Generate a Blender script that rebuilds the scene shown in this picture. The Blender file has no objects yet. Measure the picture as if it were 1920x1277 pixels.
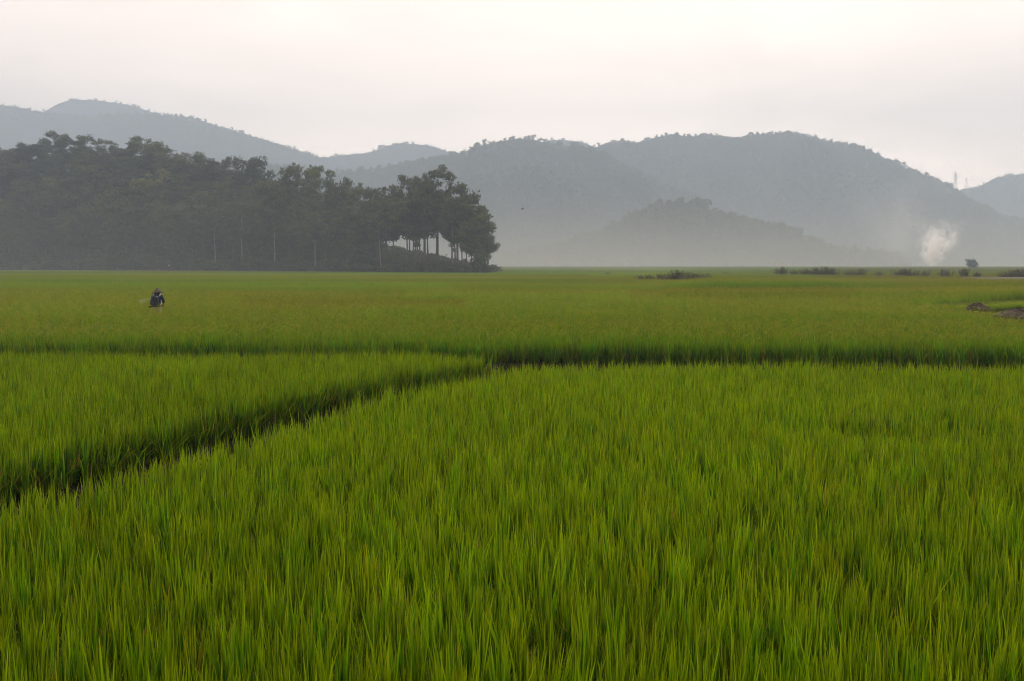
import bpy, bmesh, math, random
import numpy as np
from mathutils import Vector, Matrix, Euler

rng = np.random.default_rng(7)
random.seed(7)
D = bpy.data
SC = bpy.context.scene
COL = SC.collection
R = math.radians

# ------------------------------------------------------------------ camera
FPX, CX, CY, HZ = 1866.7, 960.0, 638.5, 495.0      # reference frame 1920 x 1277
CAMZ = 2.6
PITCH = math.atan((CY - HZ) / FPX)
cam_d = D.cameras.new('camera'); cam = D.objects.new('camera', cam_d); COL.objects.link(cam)
cam_d.lens = 35.0; cam_d.sensor_width = 36.0; cam_d.sensor_fit = 'HORIZONTAL'
cam_d.clip_start = 0.1; cam_d.clip_end = 20000
cam.location = (0, 0, CAMZ); cam.rotation_euler = (math.pi / 2 - PITCH, 0, 0)
SC.camera = cam

# ------------------------------------------------------------------ sky, sun, exposure
SUN_EL, SUN_AZ = R(42), R(8)       # azimuth from +Y (view direction) towards +X
W = D.worlds.new('World'); SC.world = W; W.use_nodes = True
wt = W.node_tree; wt.nodes.clear()
def wn(t, **kw):
    n = wt.nodes.new(t)
    for k, v in kw.items(): setattr(n, k, v)
    return n
w_out = wn('ShaderNodeOutputWorld'); w_bg = wn('ShaderNodeBackground'); w_bg.inputs['Strength'].default_value = 0.1
w_sky = wn('ShaderNodeTexSky', sky_type='NISHITA', sun_disc=False)
w_sky.sun_elevation = SUN_EL; w_sky.sun_rotation = SUN_AZ
w_sky.air_density = 1.0; w_sky.dust_density = 6.0; w_sky.ozone_density = 1.0
w_tc = wn('ShaderNodeTexCoord'); w_map = wn('ShaderNodeMapping'); w_map.inputs['Scale'].default_value = (1.6, 1.6, 6.0)
w_noi = wn('ShaderNodeTexNoise'); w_noi.inputs['Scale'].default_value = 1.7; w_noi.inputs['Detail'].default_value = 6; w_noi.inputs['Roughness'].default_value = .55
w_noi.inputs['Distortion'].default_value = .6
w_rmp = wn('ShaderNodeValToRGB')
OVC = .58
w_rmp.color_ramp.elements[0].position = .34; w_rmp.color_ramp.elements[0].color = (19.7 * OVC, 15.7 * OVC, 12.8 * OVC, 1)
w_rmp.color_ramp.elements[1].position = .68; w_rmp.color_ramp.elements[1].color = (25.0 * OVC, 20.0 * OVC, 16.5 * OVC, 1)
w_mix = wn('ShaderNodeMixRGB'); w_mix.inputs['Fac'].default_value = .82
wl = wt.links.new
wl(w_tc.outputs['Generated'], w_map.inputs['Vector']); wl(w_map.outputs['Vector'], w_noi.inputs['Vector'])

def wm(op, a, b):
    n = wn('ShaderNodeMath', operation=op)
    for i, v in enumerate((a, b)):
        if isinstance(v, (int, float)): n.inputs[i].default_value = v
        else: wl(v, n.inputs[i])
    return n.outputs[0]
w_sep = wn('ShaderNodeSeparateXYZ'); wl(w_tc.outputs['Generated'], w_sep.inputs[0])
w_dot = wn('ShaderNodeVectorMath', operation='DOT_PRODUCT'); wl(w_tc.outputs['Generated'], w_dot.inputs[0])
w_dot.inputs[1].default_value = (math.sin(SUN_AZ) * math.cos(SUN_EL), math.cos(SUN_AZ) * math.cos(SUN_EL), math.sin(SUN_EL))
w_aur = wm('ADD', .28, wm('MULTIPLY', wm('POWER', wm('MULTIPLY', wm('ADD', w_dot.outputs['Value'], 1.0), .5), 2.0), .96))
w_lim = wm('ADD', .54, wm('MULTIPLY', wm('POWER', wm('SUBTRACT', 1.0, wm('MAXIMUM', w_sep.outputs['Z'], 0.0)), 4.5), 1.02))
w_lim = wm('ADD', w_lim, wm('MULTIPLY', wm('POWER', wm('SUBTRACT', 1.0, wm('MAXIMUM', w_sep.outputs['Z'], 0.0)), 10.0), 1.9))
w_fac = wm('MULTIPLY', w_aur, w_lim)
w_mul = wn('ShaderNodeVectorMath', operation='SCALE'); wl(w_fac, w_mul.inputs['Scale'])
wl(w_noi.outputs['Fac'], w_rmp.inputs['Fac']); wl(w_rmp.outputs['Color'], w_mul.inputs[0]); wl(w_sky.outputs['Color'], w_mix.inputs['Color1']); wl(w_mul.outputs['Vector'], w_mix.inputs['Color2'])
wl(w_mix.outputs['Color'], w_bg.inputs['Color']); wl(w_bg.outputs['Background'], w_out.inputs['Surface'])

sun_d = D.lights.new('sun', 'SUN'); sun = D.objects.new('sun', sun_d); COL.objects.link(sun)
sun_d.energy = 1.5; sun_d.angle = R(10); sun_d.color = (1.0, .93, .82)
sdir = Vector((math.sin(SUN_AZ) * math.cos(SUN_EL), math.cos(SUN_AZ) * math.cos(SUN_EL), math.sin(SUN_EL)))
sun.rotation_euler = (-sdir).to_track_quat('-Z', 'Y').to_euler()
sun.location = (0, 0, 600)

SC.view_settings.view_transform = 'Standard'; SC.view_settings.look = 'None'
SC.view_settings.exposure = 1.09; SC.view_settings.gamma = 1.0; SC.view_settings.use_curve_mapping = False
SC.render.engine = 'CYCLES'
cy = SC.cycles
cy.use_denoising = True; cy.use_adaptive_sampling = True; cy.adaptive_threshold = .015
cy.denoising_input_passes = 'RGB_ALBEDO_NORMAL'; cy.denoising_prefilter = 'ACCURATE'
try: cy.denoiser = 'OPENIMAGEDENOISE'
except Exception: pass
cy.max_bounces = 4; cy.diffuse_bounces = 1; cy.glossy_bounces = 1; cy.transmission_bounces = 2
cy.transparent_max_bounces = 6; cy.volume_bounces = 4
cy.volume_max_steps = 128
cy.sample_clamp_indirect = 6
cy.pixel_filter_type = 'BLACKMAN_HARRIS'; cy.filter_width = 1.0

HAZE_DENSITY = 0.00068
HAZE_COLOR = (.595, .705, .85)

# ------------------------------------------------------------------ geometry of the view: photo pixel -> world
def ray(x, y):
    a = (np.asarray(x, float) - CX) / FPX; b = (CY - np.asarray(y, float)) / FPX
    cp, sp = math.cos(PITCH), math.sin(PITCH)
    return a, cp + b * sp, -sp + b * cp
def at(x, y, Y):                       # point of pixel (x, y) at distance Y along the ground
    dx, dy, dz = ray(x, y); k = Y / dy
    return Vector((float(dx * k), float(Y), float(CAMZ + dz * k)))
def on(x, y, z=0.7):                   # point of pixel (x, y) at height z
    dx, dy, dz = ray(x, y); k = (z - CAMZ) / dz
    return Vector((float(dx * k), float(dy * k), z))
def proj(P, z=None):
    P = np.asarray(P, float); X, Y = P[:, 0], P[:, 1]; Z = (P[:, 2] if z is None else np.full(len(P), z)) - CAMZ
    cp, sp = math.cos(PITCH), math.sin(PITCH)
    f = Y * cp - Z * sp; u = Y * sp + Z * cp
    return CX + FPX * X / f, CY - FPX * u / f

# ------------------------------------------------------------------ tags and mesh helpers
def tag(o, label=None, cat=None, group=None, kind=None):
    for k, v in (('label', label), ('category', cat), ('group', group), ('kind', kind)):
        if v: o[k] = v
    return o
def link(o, parent=None):
    COL.objects.link(o)
    if parent: o.parent = parent
    return o
def empty(name, loc=(0, 0, 0), rz=0, label=None, cat=None, group=None):
    o = D.objects.new(name, None); o.empty_display_size = .2; COL.objects.link(o)
    o.location = loc; o.rotation_euler = (0, 0, rz); return tag(o, label, cat, group)
def mesh(name, V, F, mat=None, smooth=False, attrs=None):
    m = D.meshes.new(name)
    m.from_pydata([tuple(v) for v in V], [], [tuple(f) for f in F]); m.update()
    if smooth and len(m.polygons): m.polygons.foreach_set('use_smooth', [True] * len(m.polygons))
    for k, a in (attrs or {}).items():
        at_ = m.attributes.new(k, 'FLOAT', 'POINT'); at_.data.foreach_set('value', np.asarray(a, np.float32))
    if mat: m.materials.append(mat)
    return m
def obj(name, me, parent=None, loc=(0, 0, 0)):
    o = D.objects.new(name, me); COL.objects.link(o); o.location = loc
    if parent: o.parent = parent
    return o
class MB:                              # mesh builder: tubes, boxes, lathes, ribbons
    def __init__(s): s.V = []; s.F = []; s.T = []
    def add(s, V, F, t=0.0):
        b = len(s.V); s.V += [tuple(v) for v in V]; s.F += [tuple(i + b for i in f) for f in F]; s.T += [t] * len(V)
    def tube(s, pts, rad, n=6, cap=True, t=0.0):
        pts = [Vector(p) for p in pts]; V = []; F = []
        for i, p in enumerate(pts):
            d = (pts[min(i + 1, len(pts) - 1)] - pts[max(i - 1, 0)]).normalized()
            u = d.orthogonal().normalized() if abs(d.z) > .95 else d.cross(Vector((0, 0, 1))).normalized()
            v = d.cross(u)
            r = rad[i] if hasattr(rad, '__len__') else rad
            for k in range(n):
                a = 2 * math.pi * k / n; V.append(p + u * (r * math.cos(a)) + v * (r * math.sin(a)))
        for i in range(len(pts) - 1):
            for k in range(n):
                F.append((i * n + k, i * n + (k + 1) % n, (i + 1) * n + (k + 1) % n, (i + 1) * n + k))
        if cap: F.append(tuple(range(n - 1, -1, -1))); F.append(tuple((len(pts) - 1) * n + k for k in range(n)))
        s.add(V, F, t)
    def box(s, c, h, rot=None, t=0.0):
        M = rot or Matrix.Identity(3); c = Vector(c)
        V = [c + M @ Vector((sx * h[0], sy * h[1], sz * h[2])) for sx in (-1, 1) for sy in (-1, 1) for sz in (-1, 1)]
        s.add(V, [(0, 1, 3, 2), (4, 6, 7, 5), (0, 4, 5, 1), (2, 3, 7, 6), (0, 2, 6, 4), (1, 5, 7, 3)], t)
    def lathe(s, prof, n=20, origin=(0, 0, 0), M=None, t=0.0):
        o = Vector(origin); M = M or Matrix.Identity(3); V = []; F = []
        for r, z in prof:
            for k in range(n):
                a = 2 * math.pi * k / n; V.append(o + M @ Vector((r * math.cos(a), r * math.sin(a), z)))
        for i in range(len(prof) - 1):
            for k in range(n):
                F.append((i * n + k, i * n + (k + 1) % n, (i + 1) * n + (k + 1) % n, (i + 1) * n + k))
        s.add(V, F, t)
    def mesh(s, name, mat, smooth=False): return mesh(name, s.V, s.F, mat, smooth, {'tone': s.T})
    def obj(s, name, mat, parent=None, smooth=False, loc=(0, 0, 0)): return obj(name, s.mesh(name, mat, smooth), parent, loc)

# ------------------------------------------------------------------ materials
def new_mat(name):
    m = D.materials.new(name); m.use_nodes = True; m.node_tree.nodes.clear(); return m, m.node_tree
def nd(t, typ, **kw):
    n = t.nodes.new(typ)
    for k, v in kw.items():
        if k in n.inputs and not hasattr(type(n), k): n.inputs[k].default_value = v
        else: setattr(n, k, v)
    return n
def ramp(t, stops):
    r = t.nodes.new('ShaderNodeValToRGB'); e = r.color_ramp.elements
    while len(e) < len(stops): e.new(.5)
    for i, (p, c) in enumerate(stops): e[i].position = p; e[i].color = (*c, 1)
    return r
def solid(name, c1, c2, scale=4.0, rough=.8, bump=.0, spec=.3, coord='Object', detail=5):
    m, t = new_mat(name); L = t.links.new
    out = nd(t, 'ShaderNodeOutputMaterial'); p = nd(t, 'ShaderNodeBsdfPrincipled'); p.inputs['Roughness'].default_value = rough
    p.inputs['Specular IOR Level'].default_value = spec
    tc = nd(t, 'ShaderNodeTexCoord'); n = nd(t, 'ShaderNodeTexNoise'); n.inputs['Scale'].default_value = scale; n.inputs['Detail'].default_value = detail
    L(tc.outputs[coord], n.inputs['Vector']); r = ramp(t, [(.3, c1), (.7, c2)]); L(n.outputs['Fac'], r.inputs['Fac']); L(r.outputs['Color'], p.inputs['Base Color'])
    if bump:
        b = nd(t, 'ShaderNodeBump'); b.inputs['Strength'].default_value = bump; L(n.outputs['Fac'], b.inputs['Height']); L(b.outputs['Normal'], p.inputs['Normal'])
    L(p.outputs['BSDF'], out.inputs['Surface']); return m
def leafy(name, stops, trans=.4, gloss=.06, tip=None, dead=None, inst=True, obvar=0.0, tsat=(1.1, 1.05, .5), grough=.45):
    """blade / leaf: diffuse + translucent; colour from per-leaf 'tone', tip from 'hgt', per-plant 'tint'"""
    m, t = new_mat(name); L = t.links.new
    out = nd(t, 'ShaderNodeOutputMaterial')
    a = nd(t, 'ShaderNodeAttribute', attribute_name='tone'); r = ramp(t, stops); L(a.outputs['Fac'], r.inputs['Fac'])
    col = r.outputs['Color']
    if tip:
        h = nd(t, 'ShaderNodeAttribute', attribute_name='hgt'); hr = ramp(t, [(.62, (0, 0, 0)), (1.0, (1, 1, 1))]); L(h.outputs['Fac'], hr.inputs['Fac'])
        mx = nd(t, 'ShaderNodeMixRGB'); mx.inputs['Color2'].default_value = (*tip, 1)
        ml = nd(t, 'ShaderNodeMath', operation='MULTIPLY'); ml.inputs[1].default_value = .68
        L(hr.outputs['Color'], ml.inputs[0]); L(ml.outputs[0], mx.inputs['Fac']); L(col, mx.inputs['Color1']); col = mx.outputs['Color']
    if dead:
        d = nd(t, 'ShaderNodeAttribute', attribute_name='dead'); mx = nd(t, 'ShaderNodeMixRGB'); mx.inputs['Color2'].default_value = (*dead, 1)
        L(d.outputs['Fac'], mx.inputs['Fac']); L(col, mx.inputs['Color1']); col = mx.outputs['Color']
    hsv = nd(t, 'ShaderNodeHueSaturation')
    if inst:
        ti = nd(t, 'ShaderNodeAttribute', attribute_name='tint', attribute_type='INSTANCER')
        hu = nd(t, 'ShaderNodeAttribute', attribute_name='hue', attribute_type='INSTANCER')
        L(ti.outputs['Fac'], hsv.inputs['Value']); L(hu.outputs['Fac'], hsv.inputs['Hue']); L(col, hsv.inputs['Color']); col = hsv.outputs['Color']
    elif obvar:
        oi = nd(t, 'ShaderNodeObjectInfo'); mr = nd(t, 'ShaderNodeMapRange'); mr.inputs['To Min'].default_value = 1 - obvar; mr.inputs['To Max'].default_value = 1 + obvar
        L(oi.outputs['Random'], mr.inputs['Value']); L(mr.outputs['Result'], hsv.inputs['Value']); L(col, hsv.inputs['Color']); col = hsv.outputs['Color']
    df = nd(t, 'ShaderNodeBsdfDiffuse'); tr = nd(t, 'ShaderNodeBsdfTranslucent'); gl = nd(t, 'ShaderNodeBsdfGlossy'); gl.inputs['Roughness'].default_value = grough
    gl.inputs['Color'].default_value = (.8, .85, .8, 1)
    tm = nd(t, 'ShaderNodeMixRGB', blend_type='MULTIPLY'); tm.inputs['Fac'].default_value = 1; tm.inputs['Color2'].default_value = (*tsat, 1)
    L(col, tm.inputs['Color1']); L(tm.outputs['Color'], tr.inputs['Color']); L(col, df.inputs['Color'])
    m1 = nd(t, 'ShaderNodeMixShader'); m1.inputs['Fac'].default_value = trans; L(df.outputs[0], m1.inputs[1]); L(tr.outputs[0], m1.inputs[2])
    m2 = nd(t, 'ShaderNodeMixShader'); m2.inputs['Fac'].default_value = gloss; L(m1.outputs[0], m2.inputs[1]); L(gl.outputs[0], m2.inputs[2])
    L(m2.outputs[0], out.inputs['Surface']); return m

M_RICE = leafy('rice_leaf', [(0, (.022, .080, .001)), (.5, (.070, .178, .001)), (1, (.158, .285, .001))], trans=.42, gloss=.009,
               tip=(.33, .42, .004), dead=(.26, .17, .04))
M_HEAD = leafy('heading_rice_leaf', [(0, (.046, .118, .004)), (.5, (.100, .195, .006)), (1, (.170, .262, .008))], trans=.4, gloss=.009,
               tip=(.24, .30, .012), dead=(.26, .205, .05))
M_WEED = leafy('weed_leaf', [(0, (.06, .075, .03)), (1, (.14, .155, .06))], trans=.3, dead=(.16, .12, .07), obvar=.15, inst=False)
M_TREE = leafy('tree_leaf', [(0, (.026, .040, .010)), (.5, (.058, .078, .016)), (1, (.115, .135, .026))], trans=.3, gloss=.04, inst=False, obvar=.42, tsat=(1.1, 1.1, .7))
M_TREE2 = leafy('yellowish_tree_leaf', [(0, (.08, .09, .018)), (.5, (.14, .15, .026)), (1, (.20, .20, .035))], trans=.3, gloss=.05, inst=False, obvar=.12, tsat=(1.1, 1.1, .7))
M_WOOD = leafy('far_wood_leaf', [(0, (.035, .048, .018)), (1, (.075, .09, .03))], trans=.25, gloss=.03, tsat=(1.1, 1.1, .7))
M_BARK = solid('pale_bark', (.14, .125, .105), (.25, .225, .19), 1.2, .85)
M_BARKD = solid('dark_bark', (.07, .055, .045), (.14, .115, .09), 1.5, .9)
M_MUD = solid('paddy_mud', (.020, .016, .010), (.045, .036, .022), 2.5, .55, .3, .5)
M_SOIL = solid('bund_soil', (.010, .010, .005), (.024, .021, .010), 3.0, .95, .6, .0)
M_HEAP = solid('heap_soil', (.032, .025, .016), (.085, .064, .042), 6.0, .95, .8)
M_PINK = solid('bare_soil', (.035, .032, .02), (.075, .06, .044), .8, .95, .4)
M_TURF = solid('bund_turf', (.05, .095, .006), (.10, .15, .010), 5.0, .95, .5, .0)
M_FLOOR = solid('forest_floor', (.022, .018, .012), (.05, .038, .026), .25, .95, .5)
M_HILL = solid('hill_ground', (.03, .038, .016), (.05, .06, .024), .03, .95)

# ------------------------------------------------------------------ ground
def field_ground_mat():
    m, t = new_mat('field_ground'); L = t.links.new
    out = nd(t, 'ShaderNodeOutputMaterial'); p = nd(t, 'ShaderNodeBsdfPrincipled'); p.inputs['Roughness'].default_value = .95; p.inputs['Specular IOR Level'].default_value = .0
    tc = nd(t, 'ShaderNodeTexCoord'); n = nd(t, 'ShaderNodeTexNoise'); n.inputs['Scale'].default_value = 1.8; n.inputs['Detail'].default_value = 6
    L(tc.outputs['Object'], n.inputs['Vector'])
    mud = ramp(t, [(.3, (.009, .009, .004)), (.7, (.020, .018, .008))]); L(n.outputs['Fac'], mud.inputs['Fac'])
    L(mud.outputs['Color'], p.inputs['Base Color'])
    b = nd(t, 'ShaderNodeBump'); b.inputs['Strength'].default_value = .4; L(n.outputs['Fac'], b.inputs['Height']); L(b.outputs['Normal'], p.inputs['Normal'])
    L(p.outputs['BSDF'], out.inputs['Surface']); return m
gr = obj('ground', mesh('ground', [(-2800, -220, 0), (2800, -220, 0), (2800, 3150, 0), (-2800, 3150, 0)], [(0, 1, 2, 3)], field_ground_mat()))
tag(gr, 'muddy ground of the paddy plain under the rice', 'ground', kind='structure')

# far crop cover beyond the planted tufts
def far_field_mat():
    m, t = new_mat('far_crop'); L = t.links.new
    out = nd(t, 'ShaderNodeOutputMaterial'); df = nd(t, 'ShaderNodeBsdfDiffuse')
    tc = nd(t, 'ShaderNodeTexCoord'); mp = nd(t, 'ShaderNodeMapping'); mp.inputs['Scale'].default_value = (.006, .03, .03)
    n = nd(t, 'ShaderNodeTexNoise'); n.inputs['Scale'].default_value = 1.0; n.inputs['Detail'].default_value = 4
    L(tc.outputs['Object'], mp.inputs['Vector']); L(mp.outputs['Vector'], n.inputs['Vector'])
    r = ramp(t, [(.35, (.075, .11, .02)), (.65, (.15, .165, .04))]); L(n.outputs['Fac'], r.inputs['Fac']); L(r.outputs['Color'], df.inputs['Color'])
    L(df.outputs[0], out.inputs['Surface']); return m
ff = obj('far_field', mesh('far_field', [(-900, 560, .62), (1400, 560, .62), (1400, 1500, .62), (-900, 1500, .62)], [(0, 1, 2, 3)], far_field_mat()))
tag(ff, 'hazy pale green crop land at the foot of the hills', 'field', kind='structure')

# ------------------------------------------------------------------ instanced cover ("stuff")
def variant_collection(name, meshes):
    c = D.collections.new(name)
    for i, me in enumerate(meshes):
        c.objects.link(D.objects.new('%s_%02d' % (name, i), me))
    return c
def scatter(name, P, variants, rot, scl, tint=None, hue=None, label=None, cat=None):
    """a cloud of points that carries one plant or tuft on each point"""
    n = len(P)
    me = D.meshes.new(name); me.vertices.add(n); me.vertices.foreach_set('co', np.asarray(P, np.float32).ravel())
    def fa(k, typ, a, f='value'): me.attributes.new(k, typ, 'POINT').data.foreach_set(f, a)
    nv = len(variants.objects)
    fa('idx', 'INT', rng.integers(0, nv, n).astype(np.int32))
    fa('rot', 'FLOAT_VECTOR', np.asarray(rot, np.float32).ravel(), 'vector')
    fa('scl', 'FLOAT_VECTOR', np.asarray(scl, np.float32).ravel(), 'vector')
    fa('tint', 'FLOAT', np.asarray(np.ones(n) if tint is None else tint, np.float32))
    fa('hue', 'FLOAT', np.asarray(np.full(n, .5) if hue is None else hue, np.float32))
    o = obj(name, me)
    g = D.node_groups.new(name + '_nodes', 'GeometryNodeTree')
    g.interface.new_socket('Geometry', in_out='INPUT', socket_type='NodeSocketGeometry'); g.interface.new_socket('Geometry', in_out='OUTPUT', socket_type='NodeSocketGeometry')
    gi = g.nodes.new('NodeGroupInput'); go = g.nodes.new('NodeGroupOutput'); ip = g.nodes.new('GeometryNodeInstanceOnPoints')
    ci = g.nodes.new('GeometryNodeCollectionInfo'); ci.inputs['Collection'].default_value = variants
    ci.inputs['Separate Children'].default_value = True; ci.inputs['Reset Children'].default_value = True
    ip.inputs['Pick Instance'].default_value = True
    def na(k, typ):
        a = g.nodes.new('GeometryNodeInputNamedAttribute'); a.data_type = typ; a.inputs['Name'].default_value = k; return a.outputs['Attribute']
    L = g.links.new
    L(gi.outputs[0], ip.inputs['Points']); L(ci.outputs[0], ip.inputs['Instance']); L(na('idx', 'INT'), ip.inputs['Instance Index'])
    L(na('rot', 'FLOAT_VECTOR'), ip.inputs['Rotation']); L(na('scl', 'FLOAT_VECTOR'), ip.inputs['Scale']); L(ip.outputs[0], go.inputs[0])
    md = o.modifiers.new('cover', 'NODES'); md.node_group = g
    return tag(o, label, cat, kind='stuff')

def blades(n, r0, spread, h0, h1, w, seg, lean=.10, deadp=.05, heads=0, tilt_all=None, sq=None, droop=.06, cone=0, low=0):
    """n rice blades as one mesh: verts, faces and the attributes tone / hgt / dead"""
    V = []; F = []; T = []; H = []; DD = []
    for i in range(n + low):
        if sq: bx, by = rng.uniform(-sq, sq, 2); ang = rng.uniform(0, 2 * math.pi); ln = abs(rng.normal(0, lean))
        else:
            ang = rng.uniform(0, 2 * math.pi); rr = r0 * math.sqrt(rng.uniform()); bx, by = rr * math.cos(ang), rr * math.sin(ang)
            ang += rng.normal(0, .6); ln = abs(rng.normal(spread, lean * .6)) * (2.4 if rng.uniform() < .12 else 1)
        dead = rng.uniform() < deadp
        h = rng.uniform(h0, h1) * (rng.uniform(.55, .9) if dead else 1)
        if cone and not sq: h = h1 * (1 - cone * (rr / r0) ** 1.2) * rng.uniform(.72, 1.04) * (rng.uniform(.55, .9) if dead else 1)
        if dead: ln *= 2.2
        if i >= n: h = rng.uniform(.26, .44); ln = rng.uniform(.5, 1.1); dead = rng.uniform() < .15   # arching lower leaves
        fa = rng.uniform(0, math.pi) if i < n else ang + math.pi / 2; wx, wy = math.cos(fa), math.sin(fa); ww = w * rng.uniform(.7, 1.2)
        tone = float(rng.uniform(0, 1)); b = len(V); dr = abs(rng.normal(0, droop)) * h
        kink = rng.uniform(.5, .8)
        for s in range(seg + 1):
            f = s / seg
            lx = ln * h * (f ** 1.5); z = h * f - dr * max(0, f - kink) / (1 - kink)
            wd = ww * .5 * (min(1, .55 + f * 1.2)) * (1 - max(0, (f - .45) / .55) ** 1.4) if s < seg else 0
            cx, cy_ = bx + math.cos(ang) * lx, by + math.sin(ang) * lx
            if s < seg:
                V += [(cx - wx * wd, cy_ - wy * wd, z), (cx + wx * wd, cy_ + wy * wd, z)]; T += [tone] * 2; H += [f] * 2; DD += [1.0 * dead] * 2
            else: V.append((cx, cy_, z)); T.append(tone); H.append(1.); DD.append(1.0 * dead)
        for s in range(seg - 1): F.append((b + 2 * s, b + 2 * s + 1, b + 2 * s + 3, b + 2 * s + 2))
        F.append((b + 2 * seg - 2, b + 2 * seg - 1, b + 2 * seg))
    for i in range(heads):          # arching seed heads
        if sq: bx, by = rng.uniform(-sq, sq, 2)
        else: bx, by = rng.normal(0, r0 * .7, 2)
        a = rng.uniform(0, 2 * math.pi); h = h1 * rng.uniform(.88, 1.06); L = rng.uniform(.12, .2); b = len(V); ww = w * rng.uniform(.45, .8)
        for s in range(4):
            f = s / 3; x = L * f; z = h + .05 * math.sin(f * 2.2) - L * .9 * f * f
            fx, fy = -math.sin(a), math.cos(a); wd = ww * (.35, 1, .9, .3)[s] * .5
            cx, cy_ = bx + math.cos(a) * x, by + math.sin(a) * x
            V += [(cx - fx * wd, cy_ - fy * wd, z + wd), (cx + fx * wd, cy_ + fy * wd, z - wd)]; T += [.8] * 2; H += [1.] * 2; DD += [rng.uniform(.3, .7)] * 2
        for s in range(3): F.append((b + 2 * s, b + 2 * s + 1, b + 2 * s + 3, b + 2 * s + 2))
    return V, F, {'tone': T, 'hgt': H, 'dead': DD}
def bmesh_(name, mat, *a, **k):
    V, F, A = blades(*a, **k); return mesh(name, V, F, mat, False, A)

def vnoise(X, Y, s, seed):
    """smooth value noise on numpy arrays, about -1..1"""
    r = np.random.default_rng(seed).uniform(-1, 1, (64, 64)); x = X / s; y = Y / s
    xi = np.floor(x).astype(int); yi = np.floor(y).astype(int); fx = x - xi; fy = y - yi
    fx = fx * fx * (3 - 2 * fx); fy = fy * fy * (3 - 2 * fy); g = lambda i, j: r[i % 64, j % 64]
    return (g(xi, yi) * (1 - fx) + g(xi + 1, yi) * fx) * (1 - fy) + (g(xi, yi + 1) * (1 - fx) + g(xi + 1, yi + 1) * fx) * fy
def grid_pts(x0, x1, y0, y1, step, jit=.36):
    xs = np.arange(x0, x1, step); ys = np.arange(y0, y1, step); X, Y = np.meshgrid(xs, ys); X = X.ravel(); Y = Y.ravel()
    return X + rng.uniform(-jit, jit, X.size) * step, Y + rng.uniform(-jit, jit, X.size) * step
def wedge(X, Y, m=3.0, k=.60): return np.abs(X) < k * Y + m

RH = .66        # rice height
V_NEAR = variant_collection('rice_clump', [bmesh_('rice_clump', M_RICE, 25, .042, .06, .42, .78, .0165, 5, lean=.06, deadp=.06, droop=.04, cone=.38, low=10) for _ in range(10)])
V_MID = variant_collection('heading_clump', [bmesh_('heading_clump', M_HEAD, 24, .055, .10, .40, .76, .018, 4, cone=.35, low=7, deadp=.05, heads=1) for _ in range(8)])
V_P1 = variant_collection('rice_tuft', [bmesh_('rice_tuft', M_HEAD, 420, 0, 0, .40, .70, .024, 2, lean=.22, deadp=.05, sq=.85, heads=14) for _ in range(5)])
V_P2 = variant_collection('rice_patch', [bmesh_('rice_patch', M_HEAD, 700, 0, 0, .34, .72, .075, 2, lean=.30, deadp=.05, sq=3.0) for _ in range(4)])

# field edges, photo pixels at the height of the rice tops
E_NEAR = np.array([(-900, 1180), (-400, 1045), (0, 911), (200, 866), (400, 816), (560, 773), (700, 735), (830, 706), (930, 685), (1000, 676), (1200, 670), (1500, 673), (1920, 678), (2600, 686)], float)
E_LB = np.array([(-900, 1064), (-400, 955), (0, 838), (200, 796), (400, 752), (600, 708), (750, 684), (850, 671), (905, 664), (918, 661)], float)
E_LT = np.array([(-900, 650), (0, 652), (600, 652), (750, 654), (850, 657), (900, 659), (918, 661)], float)
E_MID = np.array([(-900, 630), (0, 632), (300, 632), (600, 632), (900, 634), (1000, 634), (1400, 636), (1920, 640), (2700, 646)], float)
def ecurve(E, x): return np.interp(x, E[:, 0], E[:, 1])
def clump_rot(X, Y, s=.05):
    w1 = vnoise(X, Y, 2.2, 11); w2 = vnoise(X, Y, 2.2, 12)
    return np.stack([w1 * .035 + rng.normal(0, s, X.size), w2 * .05 + rng.normal(0, s, X.size), rng.uniform(0, 6.283, X.size)], 1)
def clump_scl(X, Y, base=1.0, amp=.07, seed=21):
    h = base * (1 + amp * vnoise(X, Y, 3.1, seed) + .05 * vnoise(X, Y, .7, seed + 1) + rng.normal(0, .075, X.size))
    w = rng.uniform(.85, 1.15, X.size); return np.stack([w, w, h], 1)
def place(x0, x1, y0, y1, step, test, jit=.36):
    X, Y = grid_pts(x0, x1, y0, y1, step, jit); k = wedge(X, Y); X, Y = X[k], Y[k]
    px, py = proj(np.stack([X, Y, np.zeros(X.size)], 1), .66); k = test(px, py, X, Y); return X[k], Y[k]

# nearest paddy
X, Y = place(-14, 16, 2.4, 23, .142, lambda px, py, X, Y: py > ecurve(E_NEAR, px))
gapn = vnoise(X, Y, .9, 31) + .5 * vnoise(X, Y, .35, 32)
k = gapn > -1.2; X, Y, gapn = X[k], Y[k], gapn[k]
# a darker, sunken hollow in the paddy at the right
hol = np.exp(-(((X - 4.9) / 1.2) ** 2 + ((Y - 12.4) / .8) ** 2))
sc = clump_scl(X, Y); sc[:, 2] *= 1 - .42 * hol
scatter('near_rice', np.stack([X, Y, np.zeros(X.size)], 1), V_NEAR, clump_rot(X, Y), sc, 1.0 + .10 * vnoise(X, Y, 2.5, 41) + rng.normal(0, .17, X.size), .5 + rng.normal(0, .012, X.size),
        'bright green rice filling the paddy nearest the camera', 'rice')
# paddy on the left behind the diagonal bund
X, Y = place(-18, 2, 7, 26, .142, lambda px, py, X, Y: (px < 918) & (py < ecurve(E_LB, px)) & (py > ecurve(E_LT, px)))
scatter('left_rice', np.stack([X, Y, np.zeros(X.size)], 1), V_NEAR, clump_rot(X, Y), clump_scl(X, Y, 1.0), .95 + .10 * vnoise(X, Y, 2.5, 42) + rng.normal(0, .17, X.size), .502 + rng.normal(0, .012, X.size),
        'green rice in the wedge shaped paddy left of the diagonal bund', 'rice')

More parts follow.
